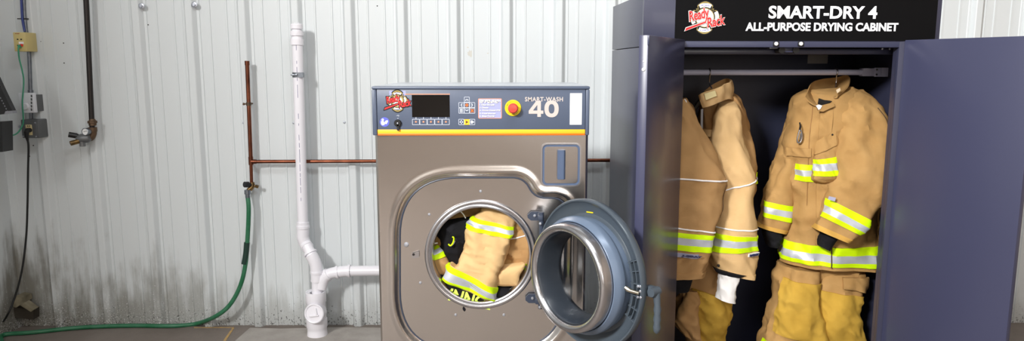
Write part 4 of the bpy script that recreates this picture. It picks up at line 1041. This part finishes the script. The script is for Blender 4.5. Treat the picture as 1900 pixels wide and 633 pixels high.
def coll(rows, t=.006, name='collar', m=None, parent=None, nsub=8, amp=.003, seed=0):
    """standing collar ribbon: rows of (bottom px, py, Y, top px, py, Y)"""
    bot = smoothpath([at_y(r[0], r[1], r[2]) for r in rows], nsub); top = smoothpath([at_y(r[3], r[4], r[5]) for r in rows], nsub)
    cen = sum(bot, V())/len(bot); b = nb(); nv = 8; O, I_ = [], []
    for i, (p, q) in enumerate(zip(bot, top)):
        d = (bot[min(i+1, len(bot)-1)]-bot[max(i-1, 0)]).normalized(); n = d.cross((q-p).normalized()).normalized()
        if n.dot(p-cen) < 0: n = -n
        ro, ri = [], []
        for k in range(nv+1):
            f = k/nv; x = p.lerp(q, f); bul = n*(.006*math.sin(PI*f)+amp*noise.noise(x*25+V((seed, 0, 0))))
            ro.append(b.verts.new(x+bul+n*t/2)); ri.append(b.verts.new(x+bul-n*t/2))
        O.append(ro); I_.append(ri)
    for G, fl in ((O, 0), (I_, 1)):
        for i in range(len(G)-1):
            for k in range(nv): b.faces.new((G[i][k], G[i+1][k], G[i+1][k+1], G[i][k+1]))
    for i in range(len(O)-1):
        for k in (0, nv): b.faces.new((O[i][k], O[i+1][k], I_[i+1][k], I_[i][k]))
    for i in (0, len(O)-1):
        for k in range(nv): b.faces.new((O[i][k], O[i][k+1], I_[i][k+1], I_[i][k]))
    return obj(name, b, m, parent, ang=50)
def flat(name, pts, Y, h, m, parent, label=None, lean=0):
    """small raised piece whose outline is given in pixels at depth Y (or per-point depths)"""
    P = [at_y(p[0], p[1], p[2] if len(p) > 2 else Y) for p in pts]; b = nb(); n = len(P)
    nr = sum(((P[(i+1) % n]-P[i]).cross(P[(i+2) % n]-P[i]) for i in range(n)), V()).normalized()
    if nr.y > 0: nr = -nr
    A_ = [b.verts.new(p) for p in P]; B_ = [b.verts.new(p+nr*h) for p in P]
    for i in range(n): b.faces.new((A_[i], A_[(i+1) % n], B_[(i+1) % n], B_[i]))
    b.faces.new(A_); b.faces.new(B_)
    o = obj(name, b, m, parent, smooth=False)
    if label: o['label'] = label
    return o
CEN = 3.12
# ---------- coat on the right
cB = thing('turnout_coat', 'golden brown turnout coat on the right of the cabinet with black wrist cuffs', 'coat', at_y(1542, 496, 3.10))
body = Loft([(1500, 166, 1588, 160, 3.13, .05), (1482, 180, 1606, 172, 3.12, .085), (1474, 205, 1615, 200, 3.11, .105), (1467, 250, 1618, 245, 3.10, .115), (1464, 300, 1620, 295, 3.10, .12), (1461, 345, 1622, 345, 3.10, .12), (1459, 400, 1624, 400, 3.10, .12), (1457, 441, 1626, 447, 3.10, .12), (1457, 473, 1626.5, 483, 3.10, .12), (1457, 484, 1624, 494, 3.10, .12)], wr=.012, freq=8, seed=21)
obj('body', body.mesh(), M_brown, cB)
slr = Loft([(1556, 176, 1600, 166, 3.09, .045), (1549, 200, 1619, 190, 3.06, .07), (1548, 240, 1640, 235, 3.03, .08), (1552, 285, 1657, 283, 3.00, .085), (1547, 330, 1643, 340, 2.975, .08), (1533, 368, 1606, 405, 2.95, .066), (1523, 400, 1584, 430, 2.94, .062), (1515, 414, 1574, 440, 2.94, .06), (1511.5, 424, 1568, 448, 2.94, .06)], wr=.011, freq=9, seed=5)
obj('sleeve', slr.mesh(cap1=True), M_brown, cB, label='right sleeve, bent forward across the coat')
obj('reflective_stripe', slr.band(5.0, 6.05, 0, 180, .003, TRIM), TR, cB); obj('cuff', slr.band(7.1, 8.0, 0, 360, .003), mat('ochre cuff', (196, 152, 72), .9), cB)
obj('seam', slr.line((1.2, 4.6), 48, 40, .0022, .001), M_stitch, cB)
sll = Loft([(1481, 182, 1503, 178, 3.14, .04), (1472, 205, 1493, 205, 3.14, .06), (1460, 250, 1484, 250, 3.14, .07), (1444, 300, 1474, 305, 3.13, .075), (1428, 345, 1466, 352, 3.12, .072), (1418, 371, 1463.5, 379, 3.11, .07), (1412, 399, 1461.5, 409, 3.11, .066), (1408.5, 412, 1458, 424, 3.11, .065), (1405, 419, 1455.5, 432, 3.11, .063)], wr=.008, freq=9, seed=31)
obj('sleeve', sll.mesh(), M_brown, cB, label='left sleeve, hanging straight')
obj('reflective_stripe', sll.band(5.0, 6.0, 0, 180, .003, TRIM), TR, cB); obj('cuff', sll.band(7.1, 8.0, 0, 360, .003), MATS['ochre cuff'], cB)
sw = Loft([(1417, 419, 1449, 428, 3.11, .045), (1416, 432, 1448, 440, 3.11, .046), (1422, 446, 1445, 450, 3.11, .038), (1425, 456, 1442, 458, 3.11, .03)], wr=.004, freq=20, seed=3); obj('wrist_cuff', sw.mesh(), M_blackcloth, cB)
sw = Loft([(1527, 424, 1552, 436, 2.94, .036), (1522, 440, 1547, 446, 2.94, .036), (1518, 455, 1537, 465, 2.94, .03)], wr=.003, freq=20, seed=4); obj('wrist_cuff', sw.mesh(), M_blackcloth, cB)
obj('reflective_stripe', body.band(7.05, 8.25, 0, 360, .006, TRIM, ns=90), TR, cB)
obj('hem', body.band(8.55, 9.0, 0, 360, .0025), M_brown, cB)
obj('reflective_stripe', body.band((4.02, 4.0), (4.72, 4.66), 106, 158, .004, TRIM), TR, cB)
obj('storm_flap', body.band(1.9, 6.96, 101, 118, .006, ns=16, nt=60), M_brown, cB)
obj('zip_line', body.line((4.9, 8.3), 100, 100, .0026, .007), M_stitch, cB)
obj('chest_tab', body.band(3.42, 3.72, 128, 170, .007, ns=20), M_brown, cB)
obj('hand_pocket', body.band(5.6, 6.96, 34, 10, .008, ns=16), M_brown, cB)
obj('seam', body.line((1.2, 5.5), 132, 132, .0013, .002), mat('cuff seam', (150, 110, 66)), cB)
# bellows pocket on the chest
pk = Loft([(1520, 248, 1552, 238, 3.005, .02), (1512, 282, 1553, 268, 2.995, .03), (1509, 300, 1553, 296, 2.985, .038), (1506, 325, 1551, 324, 2.98, .042), (1504, 333, 1544, 336, 2.985, .036), (1508, 338, 1536, 340, 2.99, .02)], wr=.005, freq=16, seed=8)
pko = obj('chest_pocket', pk.mesh(), M_brown, cB); obj('reflective_stripe', pk.band(1.72, 3.0, 6, 174, .003, TRIM), TR, pko)
obj('pocket_flap', pk.band((-.0, .35), (.9, 1.15), 60, 178, .006), M_brown, pko)
b = nb(); screw_head(b, at_y(1544.5, 250, 2.975), V((0, -1, 0)), .004); obj('snap', b, M_blackplastic, pko)
# collar and neck
coll([(1522, 199, 3.015, 1494, 181, 3.02), (1512, 190, 3.04, 1498, 170, 3.05), (1514, 176, 3.11, 1506, 154, 3.12), (1528, 168, 3.16, 1524, 147, 3.17), (1544, 166, 3.17, 1552, 144, 3.18), (1553, 166, 3.12, 1575, 141.5, 3.13), (1556, 170, 3.05, 1573, 161, 3.04), (1547, 182, 3.0, 1553, 176, 2.99)], m=M_brown, parent=cB)
b = nb(); P0 = [at_y(1517, 190, 3.03), at_y(1516, 180, 3.07), at_y(1524, 172, 3.11), at_y(1545, 168, 3.12), at_y(1549, 178, 3.06), at_y(1545, 189, 3.02), at_y(1530, 195, 3.0)]
c = sum(P0, V())/len(P0)
vt = [b.verts.new(p+V((0, -.012, .006))) for p in P0]; vb = [b.verts.new(p+V((0, .02, -.03))) for p in P0]; n = len(P0)
for i in range(n): b.faces.new((vt[i], vt[(i+1) % n], vb[(i+1) % n], vb[i]))
b.faces.new(vt); b.faces.new(vb); obj('neck_liner', b, M_darklin, cB, smooth=False)
flat('throat_tab', [(1514, 197), (1522, 196), (1545, 190), (1548, 197), (1526, 207), (1517, 206)], 2.985, .006, M_brown, cB)
flat('white_tab', [(1513.5, 196), (1519, 194), (1525, 196), (1522, 202), (1518.5, 204)], 2.978, .003, M_whitecloth, cB, 'white loop on the collar')
flat('grey_tag', [(1538, 364, 2.895), (1551, 367, 2.885), (1549, 374, 2.885), (1536, 370, 2.895)], 2.89, .003, M_greytag, cB)
flat('collar_patch', [(1551, 167), (1558, 163), (1559, 168), (1553, 173)], 2.985, .003, mat('worn patch', (220, 200, 170)), cB)
# metal clip on the chest
kc_ = thing('carabiner', 'small silver snap hook hanging on the left chest of the golden brown coat', 'clip', at_y(1483, 266, 3.0))
b = nb(); loop = [(1484.5, 241), (1487, 245), (1488, 255), (1485.5, 263), (1481, 265), (1479, 260), (1481, 250), (1483.5, 241)]
tube(b, smoothpath([at_y(x, y, 3.0) for x, y in loop], 5), .0036, 8); obj('hook', b, M_stain_b, kc_)
b = nb(); tube(b, [at_y(1484, 241, 3.0), at_y(1485, 235, 3.005)], .004, 8); tube(b, [at_y(1485, 235, 3.005), at_y(1484, 228, 3.03)], .003, 8); obj('strap', b, M_blackcloth, kc_)
b = nb(); tube(b, [at_y(1485.5, 247, 3.0), at_y(1484, 259, 3.0)], .0022, 8); obj('gate', b, M_galv, kc_)
hanger(1551, 'thin metal hanger hooked on the rod holding the golden brown coat', at_y(1549, 172, 3.09))
# trousers on the right
tB = thing('turnout_trousers', 'golden brown turnout trousers with gold knee panels hanging under the right coat', 'trousers', at_y(1510, 700, 3.12))
hips = Loft([(1462, 470, 1600, 474, 3.13, .09), (1456, 486, 1598, 492, 3.125, .10), (1449, 500, 1595, 506, 3.13, .105), (1445, 518, 1592, 524, 3.15, .10), (1452, 536, 1586, 540, 3.17, .09)], wr=.007, freq=9, seed=13)
obj('seat', hips.mesh(), M_brown, tB)
l1 = Loft([(1452, 490, 1512, 496, 3.09, .09), (1443, 515, 1506, 520, 3.085, .10), (1438, 545, 1506, 555, 3.08, .105), (1432, 575, 1514, 585, 3.08, .105), (1424, 605, 1520, 615, 3.085, .10), (1413, 635, 1526, 645, 3.09, .10), (1405, 680, 1525, 690, 3.10, .10), (1402, 730, 1520, 740, 3.10, .10), (1402, 760, 1518, 770, 3.10, .10)], wr=.0095, freq=9, seed=17)
obj('leg', l1.mesh(), M_brown, tB, label='left leg'); obj('knee_panel', l1.band((.95, .75), (4.35, 4.05), 8, 160, .007, nt=44), M_gold, tB)
obj('reflective_stripe', l1.band(4.75, 5.7, 60, 180, .003, TRIM), TR, tB)
l2 = Loft([(1502, 500, 1594, 500, 3.11, .09), (1501, 525, 1592, 530, 3.105, .10), (1503, 555, 1586, 560, 3.10, .105), (1508, 585, 1584, 588, 3.10, .105), (1518, 615, 1590, 618, 3.105, .10), (1525, 645, 1594, 648, 3.11, .10), (1528, 690, 1598, 695, 3.12, .10), (1528, 760, 1598, 765, 3.12, .10)], wr=.0095, freq=9, seed=27)
obj('leg', l2.mesh(), M_brown, tB, label='right leg'); obj('knee_panel', l2.band((1.35, .95), (5.4, 5.4), 40, 172, .007, nt=50), M_gold, tB)
obj('cargo_pocket', l2.band((.25, .1), (1.25, .8), 20, 92, .012, ns=18), M_brown, tB)
obj('side_buckle', hips.band(1.1, 1.9, 150, 176, .010, ns=12), M_brown, tB)
# ---------- pale coat on the left
cA = thing('turnout_coat', 'pale tan turnout coat on the left of the cabinet with a white knit wrist cuff', 'coat', at_y(1350, 505, 3.05))
bA = Loft([(1302, 178, 1356, 172, 3.10, .05), (1299, 190, 1372, 186, 3.12, .08), (1297, 220, 1382, 220, 3.14, .10), (1297, 260, 1390, 258, 3.15, .11), (1298, 310, 1399, 308, 3.15, .11), (1300, 360, 1397, 350, 3.15, .105), (1300, 420, 1388, 420, 3.15, .10), (1300, 480, 1384, 480, 3.15, .10), (1302, 500, 1380, 500, 3.15, .09)], wr=.010, freq=9, seed=41)
obj('body', bA.mesh(), M_tan2, cA); obj('reflective_stripe', bA.band(4.25, 4.8, -50, 22, .004, TRIM), TR, cA)
sA = Loft([(1331, 188, 1360, 186, 3.075, .04), (1329, 205, 1366, 203, 3.045, .06), (1325, 250, 1376, 247, 3.020, .075), (1322, 300, 1387, 297, 3.005, .08), (1321, 350, 1394, 342, 2.995, .08), (1323, 418, 1395.5, 421, 2.990, .078), (1321, 427, 1396, 433, 2.990, .077), (1318, 461, 1396, 460, 2.990, .076), (1318, 478, 1395, 482, 2.990, .075), (1322, 498, 1392.5, 513, 2.990, .072)], wr=.009, freq=8, seed=43)
obj('sleeve', sA.mesh(), M_tan, cA)
obj('piping', sA.line((3.78, 4.05), 6, 150, .0032, .001), M_piping, cA); obj('piping', sA.line((5.02, 4.95), 2, 160, .0032, .001), M_piping, cA)
obj('reflective_stripe', sA.band(6.0, 7.0, -10, 190, .003, TRIM), TR, cA)
obj('cuff', sA.band(8.72, 9.0, 0, 360, .002), M_tan, cA)
nt_ = obj('name_tag', sA.band(7.12, 7.42, 22, 64, .0045, ns=12), M_paper, cA)
def tagtext(lf, t0, t1, a0, a1, s, parent, off):
    P = lf.pt((t0+t1)/2, math.radians((a0+a1)/2), off); Lp = lf.pt((t0+t1)/2, math.radians(max(a0, a1)), off); Rp = lf.pt((t0+t1)/2, math.radians(min(a0, a1)), off); dn_ = lf.pt(t1, math.radians((a0+a1)/2), off); up_ = lf.pt(t0, math.radians((a0+a1)/2), off)
    ux = (Rp-Lp); w = ux.length; ux.normalize(); uz = (up_-dn_); hgt = uz.length; uz = (uz-ux*uz.dot(ux)).normalized(); un = ux.cross(uz)
    if un.y > 0: un = -un
    b = nb(); text(b, s, -w*.42, -hgt*.3, w*.42, hgt*.3, .0, .006, frame(P, ux, uz, un), bold=.05, shear=.1); return obj('lettering', b, mat('navy print', (40, 44, 84)), parent, smooth=False)
tagtext(sA, 7.12, 7.42, 22, 64, 'ENERGY', nt_, .006)
b = nb(); screw_head(b, sA.pt(8.35, math.radians(136), .002), V((-.3, -1, 0)), .006); obj('snap', b, M_blackplastic, cA)
sw = Loft([(1332, 500, 1374, 508, 2.945, .045), (1334, 512, 1370, 516, 2.945, .042), (1333, 530, 1365, 536, 2.945, .04), (1330, 552, 1361, 560, 2.945, .04)], wr=.004, freq=18, seed=14); obj('wrist_cuff', sw.mesh(), M_whitecloth, cA, label='white knit wrist cuff')
sw = Loft([(1324, 496, 1384, 508, 2.95, .055), (1328, 503, 1372, 512, 2.95, .05)], wr=.002, seed=14); obj('cuff_lining', sw.mesh(), M_blackcloth, cA)
coll([(1304, 200, 2.955, 1296, 177, 2.96), (1316, 197, 2.945, 1303, 172, 2.94), (1334, 190, 2.96, 1326, 165, 2.955), (1350, 184, 3.0, 1348, 155, 3.0), (1360, 186, 3.06, 1357, 150, 3.07), (1352, 180, 3.13, 1346, 146, 3.14), (1334, 178, 3.14, 1324, 156, 3.15), (1316, 180, 3.10, 1308, 168, 3.11)], m=M_tan, parent=cA, seed=4, amp=.008)
flat('collar_patch', [(1306, 174, 2.928), (1326, 168, 2.938), (1329, 178, 2.938), (1309, 186, 2.928)], 2.93, .004, mat('worn hook patch', (214, 200, 150), .9), cA)
flat('storm_flap', [(1300, 203), (1304, 202), (1303, 250), (1301, 262), (1299, 262)], 2.945, .006, mat('grey zip tape', (110, 108, 110)), cA)
obj('chest_tab', bA.band(2.45, 2.75, 100, 150, .012, ns=14), M_tan, cA)
obj('chest_pocket', bA.band(3.0, 4.6, 100, 150, .02, ns=16), M_tan2, cA)
hanger(1316, 'thin metal hanger hooked on the rod holding the pale tan coat', at_y(1321, 164, 3.02))
# ---------- brown coat further left, half behind the open door
cC = thing('turnout_coat', 'brown turnout coat half hidden behind the open left cabinet door, two white piping lines', 'coat', at_y(1240, 515, 2.98))
bC = Loft([(1222, 186, 1262, 182, 3.06, .06), (1208, 200, 1278, 196, 3.06, .10), (1200, 240, 1284, 240, 3.06, .12), (1196, 320, 1288, 320, 3.06, .12), (1196, 420, 1288, 420, 3.06, .12), (1198, 490, 1286, 490, 3.06, .11)], wr=.008, seed=50)
obj('body', bC.mesh(), M_tan2, cC)
sC = Loft([(1222, 190, 1270, 182, 2.97, .04), (1210, 215, 1284, 205, 2.95, .06), (1203, 262, 1308, 258, 2.93, .075), (1200, 300, 1327, 302, 2.91, .08), (1200, 322, 1337, 333, 2.90, .08), (1200, 366, 1334, 376, 2.895, .08), (1200, 409, 1323, 429, 2.89, .078), (1200, 416, 1322.5, 433, 2.89, .078), (1199, 450, 1313, 463, 2.89, .076), (1199, 480, 1307, 485, 2.89, .074), (1199, 512, 1299, 511, 2.89, .072)], wr=.010, freq=8, seed=53)
obj('sleeve', sC.mesh(), M_tan2, cC)
obj('piping', sC.line(4.0, 2, 160, .0034, .001), M_piping, cC); obj('piping', sC.line(5.95, 2, 160, .0034, .001), M_piping, cC)
obj('reflective_stripe', sC.band(7.0, 8.0, -10, 190, .003, TRIM), TR, cC)
obj('cuff', sC.band(9.6, 10.0, 0, 360, .003), M_tan2, cC)
nt_ = obj('name_tag', sC.band(8.15, 8.45, 62, 98, .0045, ns=12), M_greytag, cC); tagtext(sC, 8.15, 8.45, 60, 96, 'J-GRAY', nt_, .005)
obj('seam', sC.line((4.2, 7.9), 14, 14, .0014, .001), M_stitch, cC)
sw = Loft([(1215, 505, 1284, 508, 2.90, .05), (1215, 525, 1280, 525, 2.90, .048), (1220, 540, 1276, 538, 2.90, .04)], wr=.003, seed=22); obj('wrist_cuff', sw.mesh(), M_blackcloth, cC)
b = nb(); tube(b, smoothpath([at_y(1270, 184, 2.93), at_y(1273, 188, 2.925), at_y(1274.5, 198, 2.925), at_y(1272.5, 206, 2.93)], 5), .0026, 8); obj('hanging_loop', b, M_piping, cC)
b = nb(); screw_head(b, at_y(1290, 236, 2.93), V((0, -1, 0)), .006); obj('zip_pull', b, M_screwm, cC)
hanger(1240, 'metal hanger behind the open left door holding the half hidden brown coat', at_y(1242, 176, 3.0))
# trousers on the left
tA = thing('turnout_trousers', 'turnout trousers under the left coats, one leg gold and one brown', 'trousers', at_y(1310, 700, 3.08))
hp_ = Loft([(1270, 470, 1345, 470, 3.11, .09), (1268, 500, 1346, 502, 3.10, .10), (1270, 530, 1345, 545, 3.09, .095), (1276, 545, 1342, 556, 3.09, .09)], wr=.008, seed=60)
obj('seat', hp_.mesh(), M_tan2, tA); obj('piping', hp_.line((2.72, 2.3), 20, 130, .0032, .002), M_piping, tA)
g1 = Loft([(1284, 530, 1346, 545, 3.06, .08), (1285, 560, 1345, 565, 3.05, .09), (1288, 590, 1343, 590, 3.05, .092), (1292, 620, 1338, 620, 3.055, .09), (1294, 660, 1346, 660, 3.06, .09), (1292, 730, 1350, 730, 3.07, .09)], wr=.014, freq=11, seed=61)
obj('leg', g1.mesh(), M_gold, tA, label='gold leg')
g2 = Loft([(1262, 535, 1290, 535, 3.03, .05), (1259, 560, 1289, 560, 3.015, .06), (1257, 590, 1290, 590, 3.01, .065), (1262, 615, 1296, 615, 3.01, .065), (1272, 640, 1304, 640, 3.02, .065), (1276, 700, 1306, 700, 3.03, .065)], wr=.012, freq=12, seed=64)
obj('leg', g2.mesh(), M_tan2, tA, label='brown leg')

# ================================================================== LIGHT
W = bpy.data.worlds.new('hall air'); SC.world = W; W.use_nodes = True
W.node_tree.nodes['Background'].inputs['Color'].default_value = (.8, .85, 1, 1); W.node_tree.nodes['Background'].inputs['Strength'].default_value = .05
def area(name, loc, target, sx, sy, watts, col=(1, .97, .93)):
    l = bpy.data.lights.new(name, 'AREA'); l.shape = 'RECTANGLE'; l.size = sx; l.size_y = sy; l.energy = watts; l.color = col
    o = bpy.data.objects.new(name, l); COL.objects.link(o); o.location = loc
    o.rotation_euler = (V(target)-V(loc)).to_track_quat('-Z', 'Y').to_euler(); return o
area('ceiling_light_near', (.42, .9, 4.3), (.6, 2.9, 0.8), 1.6, .4, 66, (.93, .97, 1))
area('ceiling_light_left', (-3.6, -2.9, 4.5), (0.4, 3.6, 1.0), 1.3, .8, 1050, (1, .985, .965))
area('rear_fill', (1.6, -5.2, 2.2), (.9, 3.2, 1.2), 3.0, 1.6, 72, (1, .98, .95))  # added low fill for the rod and coats; no known doorway behind it
area('hall_fill', (-1.5, -4.9, 4.9), (-1.5, -5.2, 0), 3.0, .6, 90, (1, .97, .92))  # added lamp, brightens the unseen room that the stainless front mirrors
area('hall_fill_far', (3.0, -4.9, 4.9), (3.0, -5.2, 0), 3.0, .6, 90, (1, .97, .92))  # second added lamp for the same mirrored room
SC.view_settings.view_transform = 'Standard'; SC.view_settings.look = 'None'; SC.view_settings.gamma = 1; SC.view_settings.use_curve_mapping = False
SC.view_settings.exposure = -0.32
